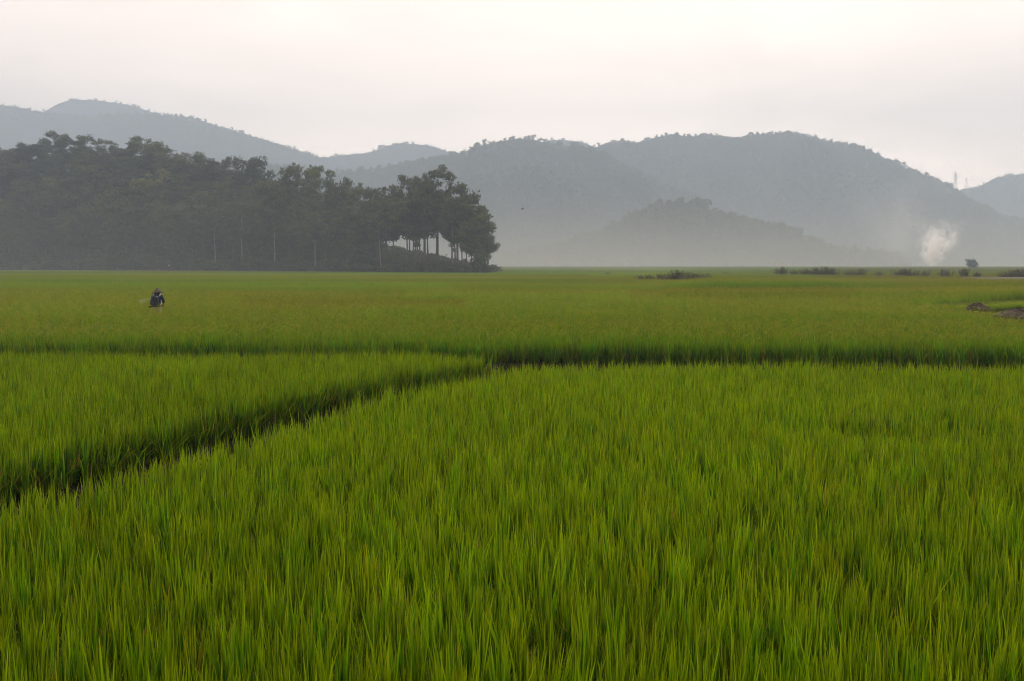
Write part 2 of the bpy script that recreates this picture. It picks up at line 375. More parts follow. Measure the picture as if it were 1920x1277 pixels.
# gaps in the middle and far fields: (polyline in photo pixels at rice-top height of the far side, width in metres)
def seg_dist(X, Y, A, B):
    ax, ay = A; bx, by = B; dx, dy = bx - ax, by - ay; t = np.clip(((X - ax) * dx + (Y - ay) * dy) / (dx * dx + dy * dy), 0, 1)
    return np.hypot(X - ax - t * dx, Y - ay - t * dy)
def gline(pts): return [tuple(on(x, y)[:2]) for x, y in pts]
GAPS = [(gline([(1250, 556), (1500, 555), (1760, 558)]), 1.0), (gline([(1700, 561), (1790, 566), (1920, 562), (2250, 556)]), 1.0),
        (gline([(1300, 540), (1700, 536), (1920, 535), (2300, 534)]), 1.8), (gline([(560, 571), (600, 569), (640, 570)]), .35),
        (gline([(785, 525), (860, 526), (960, 523)]), 1.2), (gline([(700, 549), (800, 547), (960, 546)]), .5), (gline([(-200, 520), (60, 522), (400, 519), (700, 521)]), .9)]
# heap yard on the right: open ground between the rice
YARD = [tuple(on(x, y)[:2]) for x, y in [(1700, 567), (1735, 571), (1800, 579), (1870, 590), (1960, 604), (2400, 640), (2400, 543), (1930, 552), (1840, 555), (1770, 559), (1725, 563)]]
def in_poly(X, Y, poly):
    r = np.zeros(X.size, bool); j = len(poly) - 1
    for i in range(len(poly)):
        xi, yi = poly[i]; xj, yj = poly[j]
        r ^= ((yi > Y) != (yj > Y)) & (X < (xj - xi) * (Y - yi) / (yj - yi + 1e-9) + xi); j = i
    return r
FR = on(295, 579)                       # where the farmer stands
def open_ground(X, Y):
    g = in_poly(X, Y, YARD)
    for pl, w in GAPS:
        for a, b in zip(pl[:-1], pl[1:]): g |= seg_dist(X, Y, a, b) < w * (1 + .5 * vnoise(X, Y, 3, 77))
    return g
def field_tint(X, Y):
    px, py = proj(np.stack([X, Y, np.zeros(X.size)], 1), .66)
    t = 1.05 + .10 * vnoise(X * .35, Y, 14, 51) + .10 * vnoise(X * .3, Y, 40, 52)
    t = np.where((py < 555) & (px > 1250), t * .92, t); t = np.where((py < 541) & (px > 1300), t * .90, t); t = np.where((py < 533) & (px > 1200), t * 1.1, t)
    t = np.where((py < 572) & (px < 1100), t * .96, t)
    ba = bands(X, Y); a, b = ba; return t * (1 + .14 * a + .12 * b)
def field_rise(X, Y):                   # taller stands on the right behind the bunds
    px, py = proj(np.stack([X, Y, np.zeros(X.size)], 1), .66)
    r = np.ones(X.size); r = np.where((py < 555) & (px > 1250), 1.22, r); r = np.where((py < 540) & (px > 1300), 1.42, r); r = np.where((py < 530) & (px > 1180), 1.1, r)
    r = np.where((py < 549) & (py > 530) & (px > 690) & (px < 975), 1.15, r); a, b = bands(X, Y); return r * (1 + .15 * a + .07 * b)
BE = [500, 506, 510, 514, 519, 524, 531, 538, 547, 559, 576, 600, 700]
BR = np.random.default_rng(5).uniform(-1, 1, (len(BE), 4))
def bands(X, Y):                        # long narrow plots across the plain, each sown a little differently
    px, py = proj(np.stack([X, Y, np.zeros(X.size)], 1), .66)
    e = py + (px - 960) * .0035 * np.sin(py * .37) + 1.2 * vnoise(px, py, 160, 15) * np.clip((py - 500) / 30, .15, 1)
    i = np.clip(np.searchsorted(BE, e), 0, len(BE) - 1); j = (np.floor(px / 420 + BR[i, 3] * 3)).astype(int) % 7
    q = np.random.default_rng(9).uniform(-1, 1, (len(BE), 7)); w = np.clip((615 - py) / 40, 0, 1)
    return BR[i, 0] * w, q[i, j] * w
def field_hue(X, Y):                    # greener stands among the yellower heading rice
    a, b = bands(X, Y); return .504 + .012 * vnoise(X * .4, Y, 18, 61) + .010 * vnoise(X * .5, Y, 6, 62) + .018 * b + .010 * a
X, Y = place(-48, 48, 19, 68, .19, lambda px, py, X, Y: py < ecurve(E_MID, px))
k = ~open_ground(X, Y) & (np.hypot(X - FR.x, Y - FR.y) > .26); X, Y = X[k], Y[k]
scatter('middle_rice', np.stack([X, Y, np.zeros(X.size)], 1), V_MID, clump_rot(X, Y), clump_scl(X, Y, 1.03 * field_rise(X, Y), .07, 25), field_tint(X, Y) + rng.normal(0, .17, X.size), field_hue(X, Y) + rng.normal(0, .016, X.size),
        'olive green heading rice of the broad middle field', 'rice')
X, Y = place(-130, 130, 68, 185, 1.25, lambda px, py, X, Y: py < 2000, .3)
k = ~open_ground(X, Y); X, Y = X[k], Y[k]
z0 = np.zeros(X.size); u = rng.uniform(.9, 1.15, X.size)
scatter('distant_rice', np.stack([X, Y, z0], 1), V_P1, np.stack([z0, z0, rng.uniform(0, 6.28, X.size)], 1), np.stack([u, u, field_rise(X, Y) * (1 + .12 * vnoise(X, Y, 9, 71) + rng.normal(0, .05, X.size))], 1), field_tint(X, Y), field_hue(X, Y),
        'hazy green rice stretching towards the forest and hills', 'rice')

# wooded knoll on the left: front edge (photo x -> distance) and terrain
KX = [-500, 0, 400, 700, 905, 960]; KY = [390, 345, 308, 264, 236, 225]
def knoll_front(px): return np.interp(px, KX, KY)
def knoll_h(X, Y):
    X = np.asarray(X, float); Y = np.asarray(Y, float)
    px = CX + FPX * X / np.maximum(Y, 1)
    d = Y - knoll_front(px)
    gm = np.interp(px, [-500, 0, 150, 300, 420, 520, 640, 760, 860, 905, 935], [40, 38, 40, 36, 29, 21, 12, 7.5, 3.0, 1.0, 0])
    rise = np.interp(d, [0, 6, 30, 75, 130, 190], [0, .10, .42, 1.0, .85, 0])
    return gm * rise
X, Y = place(-420, 420, 182, 600, 4.4, lambda px, py, X, Y: py < 2000, .3)
k = (knoll_h(X, Y) < .05) & ~open_ground(X, Y); pxx = CX + FPX * X / Y; k &= ~((pxx < 925) & (Y > knoll_front(pxx) - 2)); X, Y = X[k], Y[k]
z0 = np.zeros(X.size); u = rng.uniform(.9, 1.2, X.size)
scatter('far_rice', np.stack([X, Y, z0], 1), V_P2, np.stack([z0, z0, rng.uniform(0, 6.28, X.size)], 1), np.stack([u, u, np.full(X.size, 1.0)], 1), field_tint(X, Y), field_hue(X, Y) - .008,
        'pale far rice fields below the misty hills', 'rice')

# ------------------------------------------------------------------ bunds between the paddies
def strip(name, line, width, z, mat, label, n=6):
    V = []; F = []
    pts = []
    for a, b in zip(line[:-1], line[1:]):
        m = max(1, int(math.hypot(b[0] - a[0], b[1] - a[1]) / .5))
        for i in range(m): f = i / m; pts.append((a[0] + (b[0] - a[0]) * f, a[1] + (b[1] - a[1]) * f))
    pts.append(line[-1])
    for i, p in enumerate(pts):
        a = pts[max(i - 1, 0)]; b = pts[min(i + 1, len(pts) - 1)]; d = Vector((b[0] - a[0], b[1] - a[1])).normalized(); nx, ny = -d.y, d.x
        for k in range(n + 1):
            f = k / n * 2 - 1; w = width * .5 * (1 + random.uniform(-.1, .1))
            V.append((p[0] + nx * f * w, p[1] + ny * f * w, -.02 + z * (1 - abs(f) ** 3) * random.uniform(.85, 1.1)))
    for i in range(len(pts) - 1):
        for k in range(n): b = i * (n + 1) + k; F.append((b, b + 1, b + n + 2, b + n + 1))
    o = obj(name, mesh(name, V, F, mat, True)); return tag(o, label, 'bund', kind='structure')
mid = lambda E1, E2, xs: [tuple(on(x, (ecurve(E1, x) + ecurve(E2, x)) / 2)[:2]) for x in xs]
bund1 = mid(E_NEAR, E_LB, [-380, 0, 200, 400, 600, 750, 850, 915])
bund2 = [tuple(on(x, y)[:2]) for x, y in [(-800, 641), (0, 643), (600, 643), (850, 647), (960, 656), (1200, 652), (1500, 655), (1920, 659), (2500, 665)]]
strip('diagonal_bund', bund1, .45, .08, M_SOIL, 'dark muddy bund running diagonally between the two near paddies')
strip('cross_bund', bund2, .6, .08, M_SOIL, 'dark earth bund in front of the olive middle field')

# dry straw and weeds along the bunds
V_BW = variant_collection('bund_weed', [bmesh_('bund_weed', M_HEAD, 14, .08, .5, .10, .34, .010, 4, lean=.5, deadp=.45) for _ in range(4)])
bp = []
for ln, w in ((bund1, .35), (bund2, .5)):
    for a, b in zip(ln[:-1], ln[1:]):
        m = int(math.hypot(b[0] - a[0], b[1] - a[1]) * 5)
        for i in range(m): f = random.random(); bp.append((a[0] + (b[0] - a[0]) * f + random.uniform(-w, w) * .7, a[1] + (b[1] - a[1]) * f + random.uniform(-w, w), .08))
bp = np.array(bp); nb = len(bp); z0 = np.zeros(nb)
scatter('bund_weeds', bp, V_BW, np.stack([z0, z0, rng.uniform(0, 6.28, nb)], 1), np.repeat(rng.uniform(.7, 1.3, nb)[:, None], 3, 1), np.full(nb, .85), None,
        'short dry weeds and straw along the muddy bunds', 'weeds')

# ------------------------------------------------------------------ hills
def hill(name, prof, Y0, depth, label, seed, base=-2, spur=.16, front=None, step=14):
    """a ridge of hills: crest traced in the photo, standing at distance Y0; slopes with spurs to the front and back"""
    prof = np.array(prof, float); xs = np.array([at(x, y, Y0).x for x, y in prof]); zs = np.array([at(x, y, Y0).z for x, y in prof])
    zs = np.maximum(zs - 7, 0)                 # the crowns stand on the crest
    fr = front or depth
    x = np.arange(xs[0], xs[-1] + step, step); y = np.concatenate([np.linspace(Y0 - fr, Y0, 26), np.linspace(Y0, Y0 + depth, 14)[1:]])
    Xg, Yg = np.meshgrid(x, y)
    cz = np.interp(Xg, xs, zs)
    d = np.where(Yg < Y0, (Y0 - Yg) / fr, (Yg - Y0) / depth)
    fall = np.clip(1 - d, 0, 1) ** 1.15
    sp = vnoise(Xg + .25 * (Yg - Y0), Yg * .35, depth * .30, seed) * .65 + vnoise(Xg, Yg, depth * .14, seed + 1) * .35
    Z = cz * (fall + spur * sp * np.sin(np.clip(d, 0, 1) * math.pi) * 1.3) + base
    Z = np.maximum(Z, base)
    nx, ny = len(x), len(y)
    V = np.stack([Xg.ravel(), Yg.ravel(), Z.ravel()], 1); F = [(j * nx + i, j * nx + i + 1, (j + 1) * nx + i + 1, (j + 1) * nx + i) for j in range(ny - 1) for i in range(nx - 1)]
    o = obj(name, mesh(name, V, F, M_HILL, True)); tag(o, label, 'hill', kind='structure')
    return o, (x, y, Z)
def hill_z(H, X, Y):
    x, y, Z = H; i = np.clip(np.searchsorted(x, X) - 1, 0, len(x) - 2); j = np.clip(np.searchsorted(y, Y) - 1, 0, len(y) - 2)
    fx = (X - x[i]) / (x[i + 1] - x[i]); fy = (Y - y[j]) / (y[j + 1] - y[j])
    return (Z[j, i] * (1 - fx) + Z[j, i + 1] * fx) * (1 - fy) + (Z[j + 1, i] * (1 - fx) + Z[j + 1, i + 1] * fx) * fy

def crown_mesh(name, mat, n, rx, rz, leaf, trunk=0.0, cl=9, pointy=0.0):
    """far tree: leafy clumps round a crown, small faces only"""
    V = []; F = []; T = []
    cs = [(rng.normal(0, rx * .42), rng.normal(0, rx * .42), rz * rng.uniform(.35, 1.75)) for _ in range(cl)]
    for i in range(n):
        c = cs[i % cl]; s = rx * .42 * (1 - pointy * c[2] / (2 * rz))
        v = rng.normal(0, 1, 3); v /= np.linalg.norm(v); p = np.array(c) + v * s * rng.uniform(.6, 1.1)
        a = rng.normal(0, 1, 3); a /= np.linalg.norm(a); b = np.cross(a, rng.normal(0, 1, 3)); b /= np.linalg.norm(b)
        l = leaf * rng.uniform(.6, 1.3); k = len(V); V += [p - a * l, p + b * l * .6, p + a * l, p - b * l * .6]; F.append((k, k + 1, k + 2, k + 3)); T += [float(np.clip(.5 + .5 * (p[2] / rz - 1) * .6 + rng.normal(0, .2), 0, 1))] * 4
    if trunk:
        k = len(V); w = .18
        V += [(-w, 0, -trunk), (w, 0, -trunk), (w * .6, 0, rz), (-w * .6, 0, rz), (0, -w, -trunk), (0, w, -trunk), (0, w * .6, rz), (0, -w * .6, rz)]; F += [(k, k + 1, k + 2, k + 3), (k + 4, k + 5, k + 6, k + 7)]; T += [0.] * 8
    return mesh(name, V, F, mat, False, {'tone': T})
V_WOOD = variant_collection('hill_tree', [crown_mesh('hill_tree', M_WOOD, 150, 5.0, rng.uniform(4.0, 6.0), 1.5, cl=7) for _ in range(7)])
HILLS = [
    ('near_wooded_hill', [(940, 478), (1020, 462), (1090, 440), (1150, 415), (1190, 395), (1215, 383), (1250, 376), (1285, 372), (1305, 364), (1330, 378), (1360, 392), (1400, 411), (1440, 414), (1480, 426), (1530, 455), (1600, 466), (1645, 472), (1680, 483), (1740, 496)], 985, 150, 'low hazy wooded hill in front of the right mountain', 3, 95, .3),
    ('middle_hill', [(300, 330), (380, 312), (430, 302), (470, 306), (500, 303), (560, 304), (600, 311), (650, 316), (700, 306), (760, 298), (840, 284), (900, 263), (935, 254), (970, 249), (1010, 252), (1040, 263), (1100, 268), (1130, 278), (1180, 303), (1250, 338), (1330, 366), (1400, 404), (1460, 440), (1540, 480), (1600, 497)], 1540, 420, 'grey wooded mountain with rounded top in the middle of the view', 5, 300, .34),
    ('middle_spur', [(640, 460), (700, 428), (800, 378), (860, 345), (910, 322), (960, 306), (1010, 302), (1060, 325), (1110, 352), (1170, 388), (1230, 428), (1290, 468), (1340, 496)], 1350, 300, 'darker front spur of the middle mountain running down to the right', 31, 230, .3),
    ('left_range', [(-420, 205), (-200, 185), (-60, 180), (0, 189), (60, 200), (100, 206), (150, 209), (220, 210), (285, 206), (360, 213), (430, 236), (500, 256), (560, 276), (605, 291), (650, 312), (720, 345), (820, 400), (950, 470)], 2300, 480, 'long blue grey mountain slope descending behind the left forest', 8, 480, .20),
    ('left_peak', [(20, 240), (85, 202), (110, 188), (135, 180), (180, 182), (240, 190), (285, 204), (340, 225), (420, 270)], 2750, 350, 'pale blue peak rising behind the left mountain slope', 12, 350, .15),
    ('saddle_hill', [(480, 350), (560, 310), (605, 292), (640, 285), (690, 281), (715, 272), (750, 261), (800, 266), (840, 278), (880, 300), (960, 350)], 2480, 400, 'pale rounded hill in the saddle behind the middle mountain', 15, 400, .15),
    ('back_knob', [(960, 290), (1010, 262), (1035, 255), (1060, 255), (1090, 258), (1120, 270), (1180, 310)], 2200, 260, 'pale knob peeping out behind the middle mountain', 18, 260, .12),
    ('right_mountain', [(1000, 330), (1060, 290), (1110, 268), (1160, 258), (1200, 260), (1225, 250), (1250, 244), (1300, 247), (1330, 242), (1380, 254), (1420, 244), (1480, 240), (1530, 250), (1560, 258), (1600, 263), (1650, 286), (1700, 306), (1750, 327), (1797, 350), (1815, 372), (1860, 400), (1930, 425), (2050, 460)], 1880, 520, 'broad blue grey mountain on the right behind the smoke', 22, 500, .30),
    ('far_right_hill', [(1700, 400), (1760, 372), (1797, 352), (1830, 346), (1870, 327), (1900, 321), (1940, 322), (2050, 300), (2200, 310), (2400, 380)], 2600, 380, 'pale hill at the far right edge beyond the pylons', 26, 380, .2)]
HD = {}
for (nm, pr, Y0, dp, lb, sd, fr, spur) in HILLS:
    o, H = hill(nm, pr, Y0, dp, lb, sd, front=fr, spur=spur); HD[nm] = H
    x, y, Z = H
    st = 7.0 if Y0 < 1200 else (7.5 if Y0 < 1700 else 8.5)
    lo, hi = x[0] + 2, x[-1] - 2
    lo = max(lo, -.60 * Y0); hi = min(hi, .60 * Y0)
    Xs, Ys = grid_pts(lo, hi, Y0 - fr * .95, Y0 + 30, st)
    Xs = np.clip(Xs, x[0] + 1, x[-1] - 1); Zs = hill_z(H, Xs, Ys); k = Zs > .5
    ppx, ppy = proj(np.stack([Xs, Ys, Zs], 1)); k &= (ppx > -150) & (ppx < 2070)
    Xs, Ys, Zs = Xs[k], Ys[k], Zs[k]; n = len(Xs)
    if nm != 'near_wooded_hill' and 'middle' not in nm:      # only crests and upper slopes of the far ranges show single crowns
        pass
    u = rng.uniform(.6, 1.15, n) * (1.0 + .2 * vnoise(Xs, Ys, 40, sd + 3)); z0 = np.zeros(n)
    u *= 1.1 if Y0 < 1200 else .80
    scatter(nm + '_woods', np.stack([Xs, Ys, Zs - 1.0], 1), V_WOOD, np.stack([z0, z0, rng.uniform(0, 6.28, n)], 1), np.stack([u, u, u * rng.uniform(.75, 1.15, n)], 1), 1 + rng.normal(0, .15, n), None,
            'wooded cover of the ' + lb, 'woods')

# pylons on the right saddle
def pylon(px, ytop, ybase, Y0, label):
    b = at(px, ybase, Y0); tp = at(px, ytop, Y0); h = tp.z - b.z + 6
    e = empty('pylon', (b.x, b.y, b.z - 6), 0, label, 'pylon', 'pylons on the right skyline')
    m = MB(); w = h * .085; levels = 7
    cor = lambda f, i: Vector(((w * (1 - f * .86)) * (1 if i in (0, 3) else -1), (w * (1 - f * .86)) * (1 if i < 2 else -1), h * f))
    for i in range(4): m.tube([cor(0, i), cor(1, i)], .17, 4)
    m.obj('mast_leg', M_STEEL, e)
    m = MB()
    for l in range(levels):
        f0, f1 = l / levels, (l + 1) / levels
        for i in range(4): m.tube([cor(f0, i), cor(f1, (i + 1) % 4)], .09, 4); m.tube([cor(f0, (i + 1) % 4), cor(f1, i)], .09, 4)
    m.obj('lattice_brace', M_STEEL, e)
    for f, L in ((.68, .16), (.80, .20), (.92, .14)):
        m = MB(); m.tube([(-h * L, 0, h * f), (0, 0, h * (f + .03)), (h * L, 0, h * f)], .22, 4); m.tube([(-h * L, 0, h * f), (h * L, 0, h * f)], .2, 4); m.obj('cross_arm', M_STEEL, e)
M_STEEL = solid('galvanised_steel', (.16, .16, .17), (.24, .24, .25), 2, .6)
pylon(1791, 322, 350, 1900, 'thin lattice pylon on the shoulder of the right mountain')
pylon(1812, 332, 350, 2590, 'second lattice pylon in the saddle right of the first')

# ------------------------------------------------------------------ knoll terrain and forest
gx = np.linspace(-330, 16, 120); gy = np.linspace(222, 640, 130); GX, GY = np.meshgrid(gx, gy)
GZ = knoll_h(GX, GY); GZ = GZ + np.where(GZ > .3, .5 * vnoise(GX, GY, 6, 91), 0) - .05
V = np.stack([GX.ravel(), GY.ravel(), GZ.ravel()], 1); nx, ny = len(gx), len(gy)
kn = obj('forest_knoll', mesh('forest_knoll', V, [(j * nx + i, j * nx + i + 1, (j + 1) * nx + i + 1, (j + 1) * nx + i) for j in range(ny - 1) for i in range(nx - 1)], M_FLOOR, True))
tag(kn, 'brown earth slope under the forest on the left', 'hillside', kind='structure')

def leaf_quads(cs, n, leaf, spread):
    """leaf sprays round branch ends; cs = list of (centre, radius)"""
    V = []; F = []; T = []
    w = np.array([c[1] ** 2 for c in cs]); w = w / w.sum(); zz = [c[0][2] for c in cs]; zl, zh = min(zz), max(zz) + .1
    pick = rng.choice(len(cs), n, p=w)
    for i in pick:
        c, r = cs[i]; v = rng.normal(0, 1, 3); v /= np.linalg.norm(v); v[2] *= .72
        p = np.array(c) + v * r * rng.uniform(.35, 1.08)
        a = rng.normal(0, 1, 3); a[2] -= .3; a /= np.linalg.norm(a); b = np.cross(a, rng.normal(0, 1, 3)); b /= np.linalg.norm(b)
        l = leaf * rng.uniform(.6, 1.35); k = len(V); V += [p - a * l, p + b * l * .42, p + a * l, p - b * l * .42]; F.append((k, k + 1, k + 2, k + 3))
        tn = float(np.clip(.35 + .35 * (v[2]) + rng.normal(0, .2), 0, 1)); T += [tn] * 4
    return V, F, T
def tree_meshes(H, crown0, rx, kind, nleaf, leaf, mat, bark=None):
    """trunk with limbs and a crown of leaf sprays for a tree of height H; crown starts at crown0*H"""
    m = MB(); cs = []
    bend = rng.normal(0, .02 * H, 2); top = Vector((bend[0], bend[1], H * .93))
    tp = [Vector((bend[0] * f * f, bend[1] * f * f, H * .93 * f)) for f in (0, .12, .3, .5, .7, .85, 1)]
    r0 = H * .0105 + .02
    m.tube(tp, [r0 * 1.35, r0, r0 * .88, r0 * .72, r0 * .5, r0 * .32, r0 * .12], 7)
    nb = {'airy': 11, 'round': 14, 'wide': 12}[kind]
    for i in range(nb):
        f = crown0 + (1 - crown0) * (i + .5) / nb * .95
        f = min(.95, f); p = Vector((bend[0] * f * f, bend[1] * f * f, H * .93 * f)); a = i * 2.4 + rng.uniform(-.5, .5)
        g = (f - crown0) / (1 - crown0)
        ln = rx * {'airy': (.55 + .6 * math.sin(g * 2.6)), 'round': (.45 + .75 * math.sin(.35 + g * 2.4)), 'wide': (.6 + .7 * math.sin(.2 + g * 2.7))}[kind] * rng.uniform(.75, 1.15)
        up = rng.uniform(.35, .9) if kind != 'wide' else rng.uniform(.2, .6)
        e = p + Vector((math.cos(a) * ln, math.sin(a) * ln, ln * up)); q = p.lerp(e, .5) + Vector((0, 0, -.06 * ln))
        rb = r0 * (.45 - .25 * g); m.tube([p, q, e], [rb, rb * .6, rb * .2], 5)
        k = {'airy': 2, 'round': 3, 'wide': 3}[kind]
        cs.append((np.array(e), rx * rng.uniform(.36, .52)))
        for j in range(k):
            o = Vector(rng.normal(0, 1, 3)) * rx * .27; cpos = (e.lerp(q, rng.uniform(0, .8)) + o); cs.append((np.array(cpos), rx * rng.uniform(.28, .46)))
            m.tube([e.lerp(q, .3), cpos], [rb * .3, rb * .1], 4)
    cs.append((np.array(top), rx * .32))
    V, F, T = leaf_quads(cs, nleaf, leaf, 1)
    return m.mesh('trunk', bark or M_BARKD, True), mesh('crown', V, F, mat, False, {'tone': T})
TV = []
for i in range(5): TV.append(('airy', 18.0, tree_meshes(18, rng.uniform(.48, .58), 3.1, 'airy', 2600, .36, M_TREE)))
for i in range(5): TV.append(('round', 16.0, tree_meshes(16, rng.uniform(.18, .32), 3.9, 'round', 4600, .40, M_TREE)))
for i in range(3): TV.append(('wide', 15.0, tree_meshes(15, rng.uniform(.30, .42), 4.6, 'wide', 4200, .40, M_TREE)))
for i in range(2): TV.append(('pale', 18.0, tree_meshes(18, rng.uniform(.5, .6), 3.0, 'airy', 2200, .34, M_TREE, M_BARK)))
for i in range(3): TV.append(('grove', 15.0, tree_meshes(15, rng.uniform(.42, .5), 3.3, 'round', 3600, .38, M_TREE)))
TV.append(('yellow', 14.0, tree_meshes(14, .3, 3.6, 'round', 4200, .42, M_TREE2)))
def tree(loc, h, kinds, label, group=None, name='forest_tree', wide=1.0, cat='tree'):
    c = [t for t in TV if t[0] in kinds]; kd, H, (tm, cm) = c[rng.integers(len(c))]
    e = empty(name, loc, rng.uniform(0, 6.28), label, cat, group); s = h / H; e.scale = (s * wide, s * wide, s)
    obj('trunk', tm, e); obj('crown', cm, e); return e

# single trees of the skyline and the forest edge: (px, py of the top, distance behind the forest edge, kind, width, label)
SKY = [
    (12, 276, 60, 'round', 1.2, 'rounded tree at the far left end of the forest skyline'),
    (58, 268, 62, 'round', 1.1, 'bushy skyline tree left of the airy tall tree'),
    (104, 254, 66, 'airy', 1.25, 'tallest airy tree of the left forest skyline with gaps in its crown'),
    (140, 262, 66, 'round', 1.25, 'dense dome shaped tree just right of the tallest skyline tree'),
    (192, 268, 66, 'airy', 1.2, 'narrow tree pair member beside the dense dome on the skyline'),
    (232, 276, 64, 'round', 1.0, 'low bushy skyline tree in the dip of the forest outline'),
    (280, 265, 62, 'round', 1.35, 'big rounded skyline tree at the second high point of the forest'),
    (330, 292, 56, 'round', 1.2, 'rounded tree stepping down right of the second high point'),
    (372, 293, 52, 'wide', 1.1, 'feathery spreading tree on the descending forest skyline'),
    (408, 298, 50, 'airy', 1.3, 'lacy tree before the notch in the forest skyline'),
    (470, 300, 46, 'wide', 1.0, 'open branched tree standing alone right of the skyline notch'),
    (516, 334, 20, 'round', 1.25, 'dark oval crowned tree above a tall pale trunk'),
    (562, 304, 32, 'airy', 1.25, 'tall slender tree with wispy top in the forest middle'),
    (602, 326, 30, 'airy', 1.2, 'wispy tree leaning beside the tall slender one'),
    (640, 341, 24, 'wide', .8, 'umbrella topped tree right of the wispy trees'),
    (668, 352, 22, 'airy', .9, 'thin small topped tree beside the umbrella tree'),
    (722, 358, 20, 'grove', 1.0, 'flat topped tree at the start of the right grove'),
    (778, 339, 16, 'grove', 1.0, 'round headed tree in the right grove left of the tallest'),
    (820, 329, 14, 'airy', 1.3, 'tallest feathery tree of the grove at the forest end'),
    (858, 362, 12, 'grove', .95, 'tree with drooping side crown right of the tallest grove tree'),
    (884, 378, 9, 'grove', 1.0, 'stepped crown tree near the right end of the grove'),
    (893, 408, 7, 'round', .8, 'dark tree closing the right end of the grove'),
    (902, 442, 5, 'wide', .72, 'overhanging low tree leaning out over the field at the forest end'),
    (283, 335, 30, 'yellow', 1.15, 'yellowish green rounded tree in the middle of the left forest')]
placed = []
for (px, py, d, kd, wd, lb) in SKY:
    Yt = float(knoll_front(px)) + d; P = at(px, py, Yt); g = float(knoll_h([P.x], [Yt])[0]); h = P.z - g
    tree((P.x, Yt, g - .3), h, (kd,), lb, None, wide=wd * min(1.25, 17 / max(h, 8))); placed.append((P.x, Yt))
# tall pale trunks standing at the forest edge
for (px, ytop, kd, lb) in [(513, 372, 'pale', 'tree with the tallest bright straight trunk at the forest edge'), (452, 395, 'pale', 'slim pale trunked tree left of the brightest trunk'),
                           (590, 398, 'pale', 'slim pale trunked tree right of the brightest trunk'), (714, 402, 'pale', 'slightly leaning pale trunked tree at the grove edge'),
                           (402, 400, 'pale', 'thin pale trunked tree in front of the dark left forest'), (848, 400, 'pale', 'pale trunked tree in front of the sunlit gap of the grove')]:
    Yt = float(knoll_front(px)) + 2.5; P = at(px, ytop, Yt); g = float(knoll_h([P.x], [Yt])[0])
    e = tree((P.x, Yt, g - .2), P.z - g, (kd,), lb); e.rotation_euler = (0, R(4 if px == 714 else .8), rng.uniform(0, 6)); placed.append((P.x, Yt))
GROVE = []; MASS = []; FOOT = []
# grove on the right end: slim trunks with the light showing between them
for i in range(40):
    if len(GROVE) >= 24: break
    px = rng.uniform(700, 895); d = rng.uniform(4, 26); Yt = float(knoll_front(px)) + d
    ptop = np.interp(px, [700, 760, 820, 870, 900], [372, 368, 362, 395, 432]) + rng.uniform(0, 26)
    P = at(px, ptop, Yt)
    if min(math.hypot(P.x - a, Yt - b) for a, b in placed) < 2.0: continue
    g = float(knoll_h([P.x], [Yt])[0]); GROVE.append(tree((P.x, Yt, g - .2), P.z - g, ('airy', 'grove', 'grove'), 'slim tree', 'grove trees at the forest end', wide=1.05)); placed.append((P.x, Yt))
# the mass of the forest
n_mass = 0
for d, step in ((6, 19), (16, 21), (28, 22), (42, 23), (56, 25), (68, 27)):
    for px in np.arange(-60, 715 - d * 1.2, step):
        px = px + rng.uniform(-7, 7); Yt = float(knoll_front(px)) + d + rng.uniform(-4, 4)
        X_ = (px - CX) / FPX * Yt; g = float(knoll_h([X_], [Yt])[0])
        if min(math.hypot(X_ - a, Yt - b) for a, b in placed) < 2.6: continue
        h = rng.uniform(9.5, 15); tpx = proj([(X_, Yt, g + h)])[1][0]
        lim = np.interp(px, [-60, 100, 200, 300, 420, 520, 640, 720], [285, 278, 285, 292, 325, 352, 368, 385])
        if tpx < lim: h = max(6.5, h - (lim - tpx) / FPX * Yt)
        kd = ('round', 'wide', 'round') if d > 10 else ('round', 'wide', 'round', 'airy')
        row = 'front' if d < 12 else ('lower' if d < 30 else 'upper')
        MASS.append((row, px, tree((X_, Yt, g - .3), h, kd, 'forest tree', 'forest trees of the %s rows' % row, wide=1.3 if d > 10 else 1.15))); placed.append((X_, Yt)); n_mass += 1

V_UG = variant_collection('undergrowth_plant', [crown_mesh('undergrowth_plant', M_WOOD, 60, 1.1, .7, .35, cl=5) for _ in range(4)])
Xu, Yu = grid_pts(-250, 0, 228, 400, 2.0); hz_ = knoll_h(Xu, Yu); pu = CX + FPX * Xu / Yu; du = Yu - knoll_front(pu)
k = (hz_ > .1) & (du < 60) & (pu > -60); Xu, Yu, hz_ = Xu[k], Yu[k], hz_[k]; n = len(Xu); z0 = np.zeros(n); u = rng.uniform(.6, 1.5, n)
scatter('undergrowth', np.stack([Xu, Yu, hz_ - .15], 1), V_UG, np.stack([z0, z0, rng.uniform(0, 6.28, n)], 1), np.stack([u, u, u], 1), np.full(n, .8) + rng.normal(0, .12, n), None, 'low brownish undergrowth covering the forest slope', 'undergrowth')
